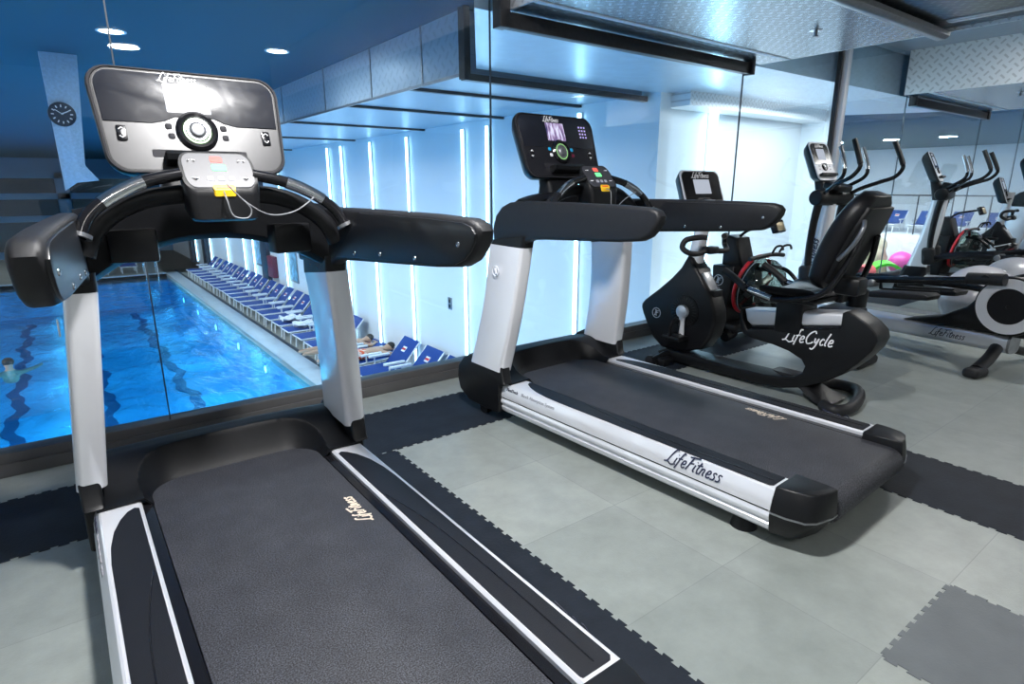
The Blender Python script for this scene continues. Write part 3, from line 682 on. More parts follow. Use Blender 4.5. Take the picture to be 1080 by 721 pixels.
    for k in range(15):
        w = k/14; z = w*L; wd = .40*(1-.35*(abs(w-.45)/.55)**3.5)*(1 if 0 < w < 1 else .80); th = .125*(.55+.45*math.sin(PI*min(1, max(0, w*.96+.02)))**.5)
        rings.append([(a, b+.02*math.sin(PI*w)*(abs(a)/.2), z) for a, b in rrect(wd, th, th*.42, 4)])
    MB(BMx).loft(rings).build('backrest', M['vinyl'], t, angle=60)
    MB(BMx).loft([[(a*.86, -.046+b, L*w) for a, b in rrect(.40*(1-.35*(abs(w-.45)/.55)**3.5), .04, .015, 3)] for w in (.10, .2, .35, .5, .65, .8, .90)]).build('backrest_shell', M['black'], t, angle=60)
    # side loops that carry the back and front grips
    for s in (-1, 1):
        MB().tube([(s*.10, 1.43-oy, .98), (s*.15, 1.47-oy, .82), (s*.19, 1.56-oy, .665), (s*.215, q(1.80, .61)[0], q(1.80, .60)[1]), (s*.225, q(1.95, .62)[0], q(1.95, .62)[1]), (s*.225, q(2.02, .65)[0], q(2.02, .66)[1])], .0165, 12).build('side_tube', M['black_gloss'], t)
        MB().tube([(s*.225, q(2.0, .64)[0], q(2.0, .64)[1]), (s*.225, q(2.09, .70)[0], q(2.09, .70)[1]), (s*.225, q(2.16, .735)[0], q(2.16, .735)[1])], .021, 12).build('side_grip', M['rubber'], t)
        MB().tube([(s*.226, q(1.83, .615)[0], q(1.83, .607)[1]), (s*.226, q(1.98, .64)[0], q(1.98, .638)[1])], .019, 12, spline=False).build('pulse_sensor', M['chrome'], t)
    MB().tube([(-.17, 1.50-oy, .86), (-.20, 1.42-oy, .95), (-.20, 1.385-oy, 1.03), (-.16, 1.40-oy, 1.07)], .011, 10).build('back_handle', M['steelgrey'], t)
    MB().box((0, q(1.5, .69)[0], q(1.5, .70)[1]), (.12, .14, .10), .02).build('back_bracket', M['black'], t)
    MB().lathe([(0, 0), (.055, 0), (.06, .10), (.052, .10), (.048, .01), (0, .01)], Matrix.Translation((.27, 1.56-oy, .545))).build('bottle_holder', M['black'], t)
    MB().box((.19, 1.60-oy, .60), (.14, .05, .05), .012).build('holder_bracket', M['black'], t)
    q = q0
    # front foot with wheels
    MB().tube([(-.25, q(2.53, 0)[0], .035), (0, q(2.53, 0)[0], .065), (.25, q(2.53, 0)[0], .035)], .032, 12, flat=.9).build('front_foot', M['black'], t)
    for s in (-1, 1):
        MB().cyl((s*.235-.02, q(2.56, 0)[0], .035), (s*.235+.02, q(2.56, 0)[0], .035), .035, 18, bevel=.005).build('wheel', M['rubber'], t)
        MB().box((s*.17, q(2.50, 0)[0], .03), (.12, .10, .06), .015).build('foot_pad', M['black'], t)
    # rear leg and loop foot on the floor
    MB().loft([[(a, q(1.70, 0)[0]+b, .13) for a, b in rrect(.11, .18, .02, 3)], [(a*1.6, q(1.60, 0)[0]-.06+b*.6, .065) for a, b in rrect(.11, .16, .02, 3)], [(a*2.4, q(1.50, 0)[0]-.06+b*.5, .02) for a, b in rrect(.11, .16, .02, 3)]]).build('rear_leg', M['black'], t, angle=50)
    lp = [(-.16, 1.48, .033), (-.19, 1.40, .033), (-.10, 1.36, .033), (.10, 1.40, .033), (.24, 1.46, .033), (.29, 1.53, .033), (.27, 1.64, .033), (.14, 1.70, .045), (.03, 1.70, .06)]
    MB().tube([(x, y-oy, z) for x, y, z in lp], .033, 12).build('rear_foot', M['rubber'], t)
    return t

def console_head(t, CM, w, h, silver):
    pts = rrect(w, h, .045, 6, 0, h/2)
    def sc(f): return [(a*f, h/2+(b-h/2)*f) for a, b in pts]
    c = MB(CM).loft([[(a, y, b) for a, b in P] for y, P in ((.085, sc(.72)), (.06, sc(.88)), (.015, sc(.98)), (0, sc(1)), (-.006, sc(.97)))]).build('console', M['black'], t, angle=50)
    MB(CM).loft([[(a, y, b) for a, b in P] for y, P in ((-.003, sc(.99)), (-.010, sc(.975)), (-.010, sc(.935)), (-.004, sc(.925)))], cap=False).build('console_rim', M['silver'], c)
    MB(CM).prism(sc(.93), 'y', -.0045, -.0075).build('control_panel', M['console_panel'] if not silver else M['silver'], c)
    up = [p for p in sc(.90) if p[1] > h*.55]+[(-w*.45, h*.42), (-w*.20, h*.42), (-w*.13, h*.46), (w*.13, h*.46), (w*.20, h*.42), (w*.45, h*.42)]
    MB(CM).prism(up, 'y', -.0075, -.0098).build('display_glass', M['black_gloss'], c)
    MB(CM).prism(rrect(w*.40, h*.28, .003, 2, 0, h*.67), 'y', -.0098, -.0112).build('screen', M['lcd'], c)
    script('LifeFitness', w*.105, M['white_ink'], c, CM @ frame((0, -.0102, h*.88), (1, 0, 0), (0, 0, 1)), 'console_lettering', .08, center=True)
    DM = CM @ Matrix.Translation((0, -.007, h*.345)) @ Matrix.Rotation(PI/2, 4, 'X')
    MB(DM).lathe([(0, 0), (.034, 0), (.034, .006), (.028, .012), (.024, .006), (0, .006)]).build('dial_bezel', M['black_gloss'], c)
    MB(DM).lathe([(.020, .006), (.018, .014), (.010, .017), (0, .017)]).build('dial', M['steelgrey'], c)
    for s in (-1, 1):
        for k in range(2):
            MB(CM).prism(rrect(.014, .012, .003, 2, s*w*.27, h*(.37-.08*k)), 'y', -.007, -.0095, .001).build('key', M['steelgrey'], c)
    MB(CM).prism([(w*.40*a, h*b) for a, b in ((-1, .10), (1, .10), (1, .16), (-1, .16))], 'y', -.006, -.045, .006).build('reading_ledge', M['black'], c)
    return c
make_bike()

# ------------------------------------------------------------------ elliptical trainer (origin on the floor, +y towards the glass)
def make_elliptical():
    t = thing('elliptical_trainer', 'elliptical trainer with silver frame tube beside the mirror wall', 'elliptical trainer', (5.36, 1.95, 0), R(-9))
    # base: silver frame rail
    def railz(y): return .158-.010*(y+.85)
    rings = []
    for y in (-.86, -.4, 0, .4, .72):
        rings.append([(a*1.0, y, railz(y)+b+.012) for a, b in rrect(.15, .135, .045, 5)])
    MB().loft(rings).build('frame_tube', M['alu'], t, angle=40)
    MB().loft([[(a, y, railz(-.86)+.012+b) for a, b in rrect(.152, .137, .045, 5)] for y in (-.858, -.875)]).build('tube_cap', M['steelgrey'], t)
    script('LifeFitness', .058, M['dark_ink'], t, frame((-.0755, -.36, railz(-.36)+.012), (0, -1, 0), (0, 0, 1)), 'lettering')
    # rear crossbar feet
    for s in (-1, 1):
        MB().tube([(s*.06, -.80, .14), (s*.22, -.83, .085), (s*.43, -.86, .045)], .042, 12, flat=.75).build('rear_leg', M['black'], t)
        MB().box((s*.45, -.865, .032), (.16, .10, .064), .025, seg=3).build('foot_pad', M['rubber'], t)
        MB().box((s*.24, .82, .035), (.36, .10, .07), .025, seg=3).build('front_foot', M['black'], t)
    # rear drive housing and discs
    hs = [(-.15, .225), (-.42, .30), (-.58, .40), (-.655, .50), (-.74, .60), (-.84, .64), (-.95, .61), (-1.03, .54), (-1.06, .44), (-1.03, .32), (-.95, .235)]
    MB().prism(hs, 'x', -.10, .10, .02).build('drive_housing', M['black'], t, angle=50)
    for s in (-1, 1):
        D = Matrix.Translation((s*.105, -.845, .445)) @ Matrix.Rotation(s*PI/2, 4, 'Y')
        dd = MB(D).lathe([(0, 0), (.20, 0), (.208, .012), (.202, .03), (.195, .034), (0, .034)], n=48).build('drive_disc', M['black'], t)
        MB(D).lathe([(.190, .034), (.190, .040), (.126, .042), (.122, .036)], n=48).build('disc_ring', M['silver'], dd)
        MB(D).lathe([(.121, .034), (.121, .039), (.012, .039), (.008, .043), (0, .043)], n=48).build('disc_hub', M['vinyl'], dd)
        # pedal arm from the disc forwards to the swing arm
        ph = .0 if s < 0 else -.10
        cz_ = .622+(-.0 if s < 0 else -.20); cy_ = -.72+(0 if s < 0 else -.10)
        MB().tube([(s*.19, cy_-.03, cz_+.002), (s*.195, -.50, .585+ph*.9), (s*.195, -.10, .535+ph*.4), (s*.185, .30, .485), (s*.17, .66, .44)], .026, 12, flat=1.0).build('pedal_arm', M['black_gloss'], t)
        MB().tube([(s*.19, cy_-.10, cz_+.008), (s*.192, cy_+.12, cz_-.01)], .042, 14, spline=False).build('arm_sleeve', M['rubber'], t)
        MB().cyl((s*.13, cy_, cz_), (s*.23, cy_, cz_), .03, 20).build('crank_pin', M['black'], t)
        MB().cyl((s*.17, .05, .49), (s*.25, .05, .49), .03, 18, bevel=.005).build('pedal_pivot', M['steelgrey'], t)
        pd = MB().prism([(-.40, .425), (.02, .385), (.05, .39), (.055, .425), (.02, .432), (-.38, .470), (-.41, .455)], 'x', s*.10, s*.285, .012).build('pedal', M['rubber'], t)
        MB().prism([(-.39, .47), (.03, .43), (.055, .432), (.06, .50), (.045, .50), (.03, .445), (-.39, .483)], 'x', s*.095, s*.108, .003).build('pedal_rim', M['black'], pd)
        # lower swing arm, joint and moving handle
        MB().tube([(s*.165, .64, 1.13), (s*.17, .665, .95), (s*.17, .68, .70), (s*.17, .672, .52)], lambda w: .034-.006*w, 14).build('swing_arm', M['black'], t)
        MB().box((s*.17, .675, .46), (.085, .13, .20), .035, Matrix.Rotation(R(-8), 4, 'X'), seg=3).build('swing_joint', M['rubber'], t)
        hp = [(s*.17, .62, 1.16), (s*.21, .53, 1.22), (s*.265, .40, 1.275), (s*.29, .30, 1.315), (s*.29, .245, 1.38), (s*.285, .255, 1.44), (s*.272, .33, 1.60)]
        hb = MB().tube(hp, .0165, 12).build('moving_handle', M['black_gloss'], t)
        pp = catmull(hp, 6); MB().tube(pp[28:], .021, 12, spline=False).build('handle_grip', M['rubber'], hb)
        fp = [(s*.07, .66, 1.20), (s*.115, .56, 1.255), (s*.15, .47, 1.32), (s*.155, .46, 1.40), (s*.15, .52, 1.56)]
        hb = MB().tube(fp, .0155, 12).build('fixed_handle', M['black_gloss'], t)
        pp = catmull(fp, 6); MB().tube(pp[17:], .0185, 12, spline=False).build('pulse_grip', M['chrome'], hb)
    MB().cyl((-.225, .645, 1.145), (.225, .645, 1.145), .068, 28, bevel=.018).build('pivot_tube', M['black'], t)
    # leaning silver mast with black boot
    rings = []
    for k in range(9):
        w = k/8; z = .30+.80*w; y = .80-.12*w-.02*math.sin(PI*w)
        rings.append([(a, y+b, z) for a, b in rrect(.125-.03*w, .205-.05*w, .045, 4)])
    ms = MB().loft(rings).build('mast', M['post'], t, angle=50)
    script('LifeFitness', .085, M['dark_ink'], ms, frame((-.0595, .755, .44), (0, -.16, 1), (0, 1, .16)), 'lettering', .075)
    MB().loft([[(a, .84+b, .02) for a, b in rrect(.20, .34, .05, 4)], [(a, .83+b, .12) for a, b in rrect(.19, .30, .06, 4)], [(a, .81+b, .32) for a, b in rrect(.14, .225, .05, 4)]]).build('mast_boot', M['black'], t, angle=50)
    logo_badge(None, (-.0905, .80, .20), (0, -1, 0), (.12, 0, 1), .040).build('logo_badge', M['white_ink'], t)
    MB().loft([[(a, .68+b, 1.08) for a, b in rrect(.12, .15, .04, 4)], [(a, .72+b, 1.20) for a, b in rrect(.15, .12, .04, 4)], [(a, .78+b, 1.34) for a, b in rrect(.13, .07, .03, 4)]]).build('console_neck', M['black'], t, angle=50)
    MB().box((0, .60, 1.235), (.20, .16, .06), .02, Matrix.Rotation(R(15), 4, 'X'), seg=3).build('bottle_tray', M['black'], t)
    console_head(t, Matrix.Translation((0, .70, 1.285)) @ Matrix.Rotation(R(-26), 4, 'X'), .26, .37, True)
    return t
make_elliptical()

# ------------------------------------------------------------------ water rower with red ring
def make_rower():
    t = thing('rowing_machine', 'water rowing machine with a red ring around its clear tank', 'rowing machine', (4.45, 2.55, 0))
    # front frame plate
    pl = [(.24, .05), (.30, .05), (.335, .30), (.36, .60), (.355, .62), (.16, .625), (.17, .50), (.20, .22)]
    MB().prism(pl, 'x', -.19, .19, .012).build('front_frame', M['black'], t, angle=50)
    logo_badge(None, (-.1915, .29, .50), (0, -1, 0), (0, 0, 1), .042).build('logo_badge', M['white_ink'], t)
    TM = Matrix.Translation((0, .05, .46)) @ Matrix.Rotation(PI/2+R(12), 4, 'X')
    MB(TM).lathe([(0, -.10), (.20, -.10), (.235, -.06), (.235, .06), (.21, .11), (.12, .15), (0, .16)], n=40).build('water_tank', M['tank'], t)
    rr = [(.238*math.cos(a), .238*math.sin(a), -.055) for a in [2*PI*k/48 for k in range(48)]]
    MB(TM).tube(rr, .015, 10, spline=False, closed=True).build('tank_ring', M['red'], t)
    pdl = MB(TM)
    for k in range(2): pdl.box((0, 0, 0), (.30, .05, .05), .004, Matrix.Rotation(PI*k/2+.4, 4, 'Z') @ Matrix.Rotation(.5, 4, 'X'))
    pdl.cyl((0, 0, -.09), (0, 0, .13), .02); pdl.build('paddles', M['steelgrey'], t)
    for k in range(1):
        MB(TM).tube([(.236*math.cos(a), .236*math.sin(a), -.02+.04*k) for a in [2*PI*q/40 for q in range(40)]], .004, 6, spline=False, closed=True).build('tank_seam', M['steelgrey'], t)
    # console arm and monitor
    MB().prism([(.14, .60), (.34, .60), (.335, .84), (.30, .86), (.22, .84)], 'x', -.10, .10, .02).build('pulley_housing', M['black'], t, angle=50)
    MB().tube([(0, .26, .84), (0, .18, .90), (0, .06, .93), (0, -.02, .945)], .012, 10).build('monitor_arm', M['black'], t)
    mo = MB().box((0, -.06, .94), (.13, .05, .10), .01, Matrix.Rotation(R(-25), 4, 'X')).build('monitor', M['black_gloss'], t)
    MB().box((0, -.087, .945), (.10, .004, .07), .001, Matrix.Rotation(R(-25), 4, 'X')).build('monitor_screen', M['brass'], mo)
    MB().tube([(-.24, .0, .70), (-.12, -.02, .715), (0, -.02, .72), (.12, -.02, .715), (.24, .0, .70)], .017, 10).build('row_handle', M['rubber'], t)
    for s in (-1, 1): MB().tube([(s*.05, -.07, .74), (s*.055, -.10, .79), (s*.06, -.145, .80), (s*.06, -.16, .77)], .009, 8).build('handle_hook', M['black'], t)
    # rails, footboards, seat, feet
    for s in (-1, 1):
        MB().tube([(s*.09, .10, .30), (s*.09, -.5, .312), (s*.09, -.82, .322)], .024, 10, spline=False).build('seat_track', M['black'], t)
        fb = MB().box((s*.13, -.34, .44), (.11, .03, .30), .008, Matrix.Rotation(R(38), 4, 'X')).build('footboard', M['black'], t)
        MB().tube([(s*.13-.06, -.34, .46), (s*.13-.05, -.40, .49), (s*.13+.05, -.40, .49), (s*.13+.06, -.34, .46)], .010, 8, flat=.4).build('foot_strap', M['red'], fb)
        MB().tube([(s*.13-.06, -.30, .53), (s*.13-.045, -.36, .55), (s*.13+.045, -.36, .55), (s*.13+.06, -.30, .53)], .012, 8, flat=.5).build('toe_plate', M['silver'], fb)
        MB().tube([(s*.10, .02, .62), (s*.10, -.12, .60), (s*.10, -.24, .50)], .016, 10).build('tank_brace', M['black_gloss'], t)
        MB().tube([(s*.10, .17, .07), (s*.22, .17, .045)], .042, 12, spline=False).build('front_foot', M['black'], t)
        MB().cyl((s*.205, .25, .07), (s*.235, .25, .07), .05, 18, bevel=.006).build('wheel', M['brass'], t)
        MB().tube([(s*.09, -.80, .32), (s*.12, -.82, .05)], .025, 10, spline=False).build('rear_leg', M['black'], t)
    MB().box((0, -.62, .37), (.30, .24, .06), .028, seg=3).build('seat', M['vinyl'], t)
    MB().box((0, .17, .11), (.34, .12, .08), .02).build('base_beam', M['black'], t)
    MB().box((0, -.82, .035), (.30, .07, .06), .02).build('rear_foot', M['rubber'], t)
    return t
make_rower()
# exercise ball
o = MB().sphere((0, 0, 0), .29, sub=5)
b = o.build('exercise_ball', M['ball'], angle=60); b.location = (6.30, 1.62, .29)
tag(b, 'silver white exercise ball on the floor between elliptical and mirror', 'exercise ball')
MB(Matrix.Rotation(.5, 4, 'X')).lathe([(0, .291), (.012, .293), (.012, .296), (0, .297)]).build('plug', M['white_plastic'], b)

# ------------------------------------------------------------------ the pool hall beyond the glass
DK = -2.9; WZ = -3.0; XW = 6.0
struct('pool_deck', MB().box((5.2, 19.8, DK-.15), (2.56, 53, .3)).box((-1, 40, DK-.15), (14, 13, .3)).box((-13, 20, DK-.15), (10, 53, .3)), M['deck'])
struct('pool_coping', MB().box((4.18, 18.8, DK+.01), (.5, 30, .03), .008).box((-2, 33.7, DK+.01), (12.6, .4, .03), .008), M['pool_edge'])
struct('trim_8', MB().box((4.50, 18.8, DK+.004), (.10, 32, .012)), M['frame_dark'])
struct('pool_basin', MB().box((-2, 19, -4.5), (12.2, 30, .2)).box((4.02, 19, -3.75), (.2, 30, 1.7)).box((-8.02, 19, -3.75), (.2, 30, 1.7)).box((-2, 33.6, -3.75), (12.2, .2, 1.7)).box((-2, 4.4, -3.75), (12.2, .2, 1.7)), M['pool_tile'])
bp = lambda x0, y0, x1, y1, w: [(x0-w, y0), (x1-w, y1), (x1+w, y1), (x0+w, y0)]
for x in (2.25, .35, -1.6, -3.6):
    rs = []
    for i in range(90):
        y = 6+i*.29; q = x+.10*math.sin(y*2.1+x)+.06*math.sin(y*5.3)
        rs.append([(q-.14, y, -4.398), (q+.14, y, -4.398), (q+.14, y, -4.386), (q-.14, y, -4.386)])
    struct('lane_line', MB().loft(rs), M['lane'])
w = MB().box((-2, 19, WZ-.005), (11.8, 29.0, .01)).build('pool_water', M['water'], None, kind='stuff'); w['label'] = 'rippled bright blue pool water behind the glass'; w['category'] = 'water'
for i, y in enumerate((16.3, 19.3, 22.5, 25.8, 29.0)):
    t = thing('underwater_lamp', 'round underwater lamp on the pool side wall, %s from the glass' % ('nearest', 'second', 'third', 'fourth', 'farthest')[i], 'lamp', (3.92, y, -3.55), 0, 'underwater lamps along the pool wall')
    MB(Matrix.Rotation(-PI/2, 4, 'Y')).lathe([(.10, 0), (.15, 0), (.15, .012), (.10, .02)]).build('rim', M['chrome'], t)
    MB(Matrix.Rotation(-PI/2, 4, 'Y')).lathe([(0, .014), (.11, .014), (.11, 0), (0, 0)]).build('lens', M['uw_lamp'], t)
# walls, ceiling, ducts
struct('wall_hall_right', MB().box((XW+.1, 25.5, 0), (.2, 41, 6)), M['white_wall'])
struct('wall_hall_recess', MB().box((8.2, 5.2, 0), (4.2, .2, 6)).box((9.6, 4.2, 0), (.2, 2, 6)), M['white_wall'])
struct('wall_hall_far', MB().box((-7, 46, 0), (28, .2, 6)), M['far_wall'])
struct('wall_hall_left', MB().box((-18.5, 20, .3), (.2, 53, 5.4)), M['white_wall'])
struct('wall_hall_near', MB().box((-11.2, 3.35, 0), (15.2, .15, 6)), M['white_wall'])
struct('ceiling_hall', MB().box((-6, 24.7, 2.96), (25, 43, .15)), M['pool_ceiling'])
struct('ceiling_hall_duct', MB().box((4.70, 25.6, 2.6), (2.62, 40.6, .56)), M['duct_hall'])
sm_ = MB()
for y in (6.1, 7.4, 9.0, 11, 13.5, 16.5, 20, 24): sm_.box((3.387, y, 2.6), (.012, .025, .58))
sm_.box((3.385, 25.6, 2.30), (.02, 40.6, .03)); struct('trim_14', sm_, M['steelgrey'])
struct('ceiling_hall_duct_near', MB().prism([(2.3, 3.44), (9.5, 3.44), (9.5, 5.1), (3.42, 5.1)], 'z', 2.33, 2.9), M['pool_duct'])
fm = MB().box((4.72, 5.24, 2.27), (2.72, .08, .06)).box((3.38, 5.24, 2.58), (.07, .1, .66))
for y in (6.4, 8.2, 10.8, 14.2, 19): fm.box((4.70, y, 2.305), (2.62, .07, .04))
struct('trim_9', fm, M['darkmetal'])
struct('ceiling_hall_fascia', MB().box((8.2, 4.9, 2.5), (4.0, .35, .66)), M['duct_front'])  # embossed sheet reflected in the glass, built as a solid box
# far wall: beams and dark windows
fw = MB()
for z in (1.9, .7, -.6): fw.box((-7, 45.8, z), (28, .3, .35))
for x in range(-20, 6, 4): fw.box((x+.6, 45.8, 0), (.6, .3, 5.8))
struct('trim_10', fw, M['far_wall'])
for i, x in enumerate(range(-18, 6, 4)):
    for z, hh in ((1.3, .85), (.05, .95), (-1.6, 1.7)):
        struct('window_far', MB().box((x+.6, 45.82, z), (3.3, .1, hh)), M['far_dark'])
for x, y in ((5.95, 22.9), (5.9, 34), (5.9, 38)):
    struct('pillar', MB().box((x, y, 0), (.2, .75, 5.8), .01), M['frame_dark'])
# glass reflection of a gym column and clock, modelled as solids over the pool
struct('pier', MB().prism([(.14, 2.9), (.54, 2.9), (.42, 1.52), (.55, 1.33), (.30, 1.30), (.16, 1.20)], 'y', 10.0, 10.25, .008), M['white_pier'])
ck = thing('wall_clock', 'round dark clock with pale hour marks on the pale pier over the pool', 'clock', (.27, 9.985, 2.15), 0)
RX = Matrix.Rotation(PI/2, 4, 'X')
MB(RX).lathe([(0, 0), (.145, 0), (.15, .01), (.145, .025), (.125, .028), (.125, .02), (0, .02)]).build('case', M['frame_dark'], ck)
hm = MB(RX)
for k in range(12):
    a = R(30*k); hm.box((.10*math.sin(a), .10*math.cos(a), .022), (.014, .03, .004), 0, Matrix.Rotation(-a, 4, 'Z'))
hm.build('hour_marks', M['white_ink'], ck)
MB(RX).box((.03, .02, .026), (.09, .012, .003), 0, Matrix.Rotation(R(25), 4, 'Z')).build('hand', M['white_ink'], ck)
MB(RX).box((-.03, .025, .029), (.10, .009, .003), 0, Matrix.Rotation(R(-35), 4, 'Z')).build('hand', M['white_ink'], ck)
# LED strips
LEDY = (6.37, 8.61, 9.37, 11.5, 13.3, 15.05, 16.0, 20.54, 24.67, 26.13, 29.22, 33, 37)
ordn = ('second', 'third', 'fourth', 'fifth', 'sixth', 'seventh', 'eighth', 'ninth', 'tenth', 'eleventh', 'twelfth', 'thirteenth', 'last')
for i, y in enumerate(LEDY):
    t = thing('led_strip', 'vertical blue-white LED strip on the lounger wall, %s from the near end' % ordn[i], 'light strip', (XW, y, 0), 0, 'vertical LED strips on the hall wall')
    MB().box((-.012, 0, -.28), (.024, .07, 5.0)).build('channel', M['white_plastic'], t)
    MB().box((-.045, 0, -.28), (.03, .036, 4.98), .004).build('diffuser', M['led'], t)
t = thing('led_strip', 'broad blue-white LED strip on the recess wall, nearest of all the strips', 'light strip', (7.12, 5.098, 0), 0, 'vertical LED strips on the hall wall')
MB().box((0, -.012, -.1), (.06, .024, 5.0)).build('channel', M['white_plastic'], t)
MB().box((0, -.07, -.1), (.10, .09, 4.98), .02).build('diffuser', M['led'], t)
# things on the lounger wall
def wall_panel(name, y, z, w, hh, m, label, cat, fr='frame_dark'):
    t = thing(name, label, cat, (XW, y, z))
    MB().box((-.015, 0, 0), (.03, w, hh), .006).build('frame', M[fr], t)
    MB().box((-.034, 0, 0), (.012, w*.88, hh*.88), .002).build('panel', M[m], t)
wall_panel('wall_poster', 24.0, -1.05, .9, 1.3, 'poster', 'framed dark blue poster far along the lounger wall', 'poster')
wall_panel('wall_poster', 19.86, -1.27, .8, 1.1, 'poster', 'framed pale notice board on the lounger wall, the nearer one', 'poster', 'steelgrey')
t = thing('hose_cabinet', 'maroon fire hose cabinet on the white lounger wall', 'cabinet', (XW-.002, 22.08, -1.53))
MB().box((-.08, 0, 0), (.16, .7, .75), .01).build('body', M['maroon'], t)
MB().box((-.165, 0, 0), (.012, .62, .66), .004).build('door', M['maroon'], t)
MB().box((-.178, .24, 0), (.014, .03, .12), .004).build('handle', M['chrome'], t)
t = thing('wall_socket', 'small grey wall socket on the white wall past the last lounger', 'socket', (XW, 10.0, -1.01))
MB().box((-.01, 0, 0), (.02, .13, .24), .004).build('plate', M['steelgrey'], t)
MB().box((-.022, 0, .05), (.006, .07, .07), .002).build('outlet', M['black'], t); MB().box((-.022, 0, -.05), (.006, .07, .07), .002).build('outlet', M['black'], t)
# hall lamps
for i, (x, y) in enumerate(((.79, 8.26), (2.52, 8.2))):
    downlight(x, y, 2.88, .13, ('round downlight in the blue hall ceiling above the big silver console', 'round downlight in the blue hall ceiling beside the wall duct')[i], 'round downlights in the hall ceiling', 12, .3, (.75, .9, 1))
# pool ladder at the far end
t = thing('pool_ladder', 'bent steel ladder rails at the far corner of the pool', 'ladder', (3.3, 33.5, DK))
for x in (-.25, .25):
    MB().tube([(x, .5, 0), (x, .45, .7), (x, .2, .85), (x, -.1, .7), (x, -.25, -.2), (x, -.25, -.9)], .03).build('rail', M['chrome'], t)
for z in (-.3, -.6): MB().box((0, -.25, z), (.5, .08, .03), .006).build('tread', M['chrome'], t)

# loungers: origin at foot end centre on the floor, +x to the head
def lounger(label, group, flat=False):
    t = thing('sun_lounger', label, 'sun lounger', (0, 0, 0), 0, group)
    MB().box((.42, 0, .33), (.86, .70, .035), .012).build('seat', M['blue_fabric'], t)
    A = Matrix.Rotation(R(-4 if flat else -47), 4, 'Y')
    b = MB().box((.36, 0, 0), (.74, .70, .03), .012, None); b.bm.transform(Matrix.Translation((.84, 0, .34)) @ A)
    bo = b.build('backrest', M['blue_fabric'], t)
    lm = MB().box((.44, 0, .018), (.13, .16, .004)); lm.bm.transform(Matrix.Translation((.84, 0, .34)) @ A); lm.build('badge', M['white_ink'], bo)
    lm = MB().box((.44, 0, .021), (.05, .14, .004)); lm.bm.transform(Matrix.Translation((.84, 0, .34)) @ A); lm.build('badge_stripe', M['red'], bo)
    f = MB()
    for s in (-1, 1): f.tube([(.0, s*.36, .33), (.85, s*.36, .33), (1.44, s*.36, .37) if flat else (1.335, s*.36, .87)], .018, spline=False, n=8)
    f.cyl((0, -.36, .33), (0, .36, .33), .018, 8); f.build('frame', M['white_plastic'], t)
    for s in (-1, 1):
        MB().prism(rrect(.50, .085, .04, 4, .70, s*.375), 'z', .49, .54, .012).build('armrest', M['white_plastic'], t)
        MB().tube([(.58, s*.375, .33), (.58, s*.375, .51)], .018, 8, spline=False).build('armrest_post', M['white_plastic'], t)
        for x in (.08, .80): MB().tube([(x, s*.30, .33), (x-.03, s*.30, 0)], .02, 8, spline=False).build('leg', M['white_plastic'], t)
    MB().tube([(1.2, .28, .34 if flat else .72), (1.24, .28, 0)], .016, 8, spline=False).build('leg', M['white_plastic'], t)
    MB().tube([(1.2, -.28, .34 if flat else .72), (1.24, -.28, 0)], .016, 8, spline=False).build('leg', M['white_plastic'], t)
    return t
LY = [9.55, 10.5, 11.52, 12.45, 13.45, 14.45, 15.4, 16.4, 17.35, 18.3, 19.2, 20.1, 21.0, 21.95, 22.9, 23.8, 24.7, 25.6, 26.5, 27.4, 28.3, 29.3, 30.3, 31.4]
nm = ['first', 'second', 'third', 'fourth', 'fifth', 'sixth', 'seventh', 'eighth', 'ninth', 'tenth', 'eleventh', 'twelfth', 'thirteenth', 'fourteenth', 'fifteenth', 'sixteenth', 'seventeenth', 'eighteenth', 'nineteenth', 'twentieth', 'twenty-first', 'twenty-second', 'twenty-third', 'last']
proto = None
for i, y in enumerate(LY):
    lab = 'blue sun lounger against the LED wall, %s from the glass' % nm[i]
    if i == 3: lab = 'blue sun lounger carrying the bather in orange shorts, against the LED wall'
    if i == 4: lab = 'blue sun lounger carrying the dark-haired bather, against the LED wall'
    if i in (3, 4): o = lounger(lab, 'loungers along the LED wall', True)
    elif proto is None: proto = o = lounger(lab, 'loungers along the LED wall')
    else: o = copy_tree(proto); o['label'] = lab
    o.location = ((4.48 if i in (3, 4) else 4.56)+random.uniform(-.03, .03), y, DK); o.rotation_euler.z = R(random.uniform(-.6, .6))
fl = ['first from the left', 'second from the left', 'third from the left']
for i, x in enumerate((.1, 1.3, 2.5)):
    o = copy_tree(proto); o['label'] = 'blue sun lounger at the far end of the pool, %s' % fl[i]; o['group'] = 'loungers at the far end of the pool'
    o.location = (x, 34.6, DK); o.rotation_euler.z = R(90)
# towels on two loungers
def towel(x, y, z, label, s=1.0):
    rnd = random.Random(int(y*100))
    ph = [rnd.uniform(0, 6) for _ in range(4)]
    f = lambda u, v: Vector(((u-.5)*.55*s, (v-.5)*.5*s, .05+.045*math.sin(9*u+ph[0])*math.cos(7*v+ph[1])+.03*math.sin(15*v+ph[2])))
    o = MB().grid(f, 16, 14, .02).build('towel', M['towel']); o.location = (x, y, z); tag(o, label, 'towel', 'white towels on the loungers'); return o
towel(5.1, 16.4, DK+.40, 'crumpled white towel on the eighth lounger from the glass')
towel(5.0, 17.35, DK+.40, 'crumpled white towel on the ninth lounger from the glass')
towel(5.72, 12.95, DK+.02, 'white towel heaped on the deck by the head of the bather in orange shorts', .7)

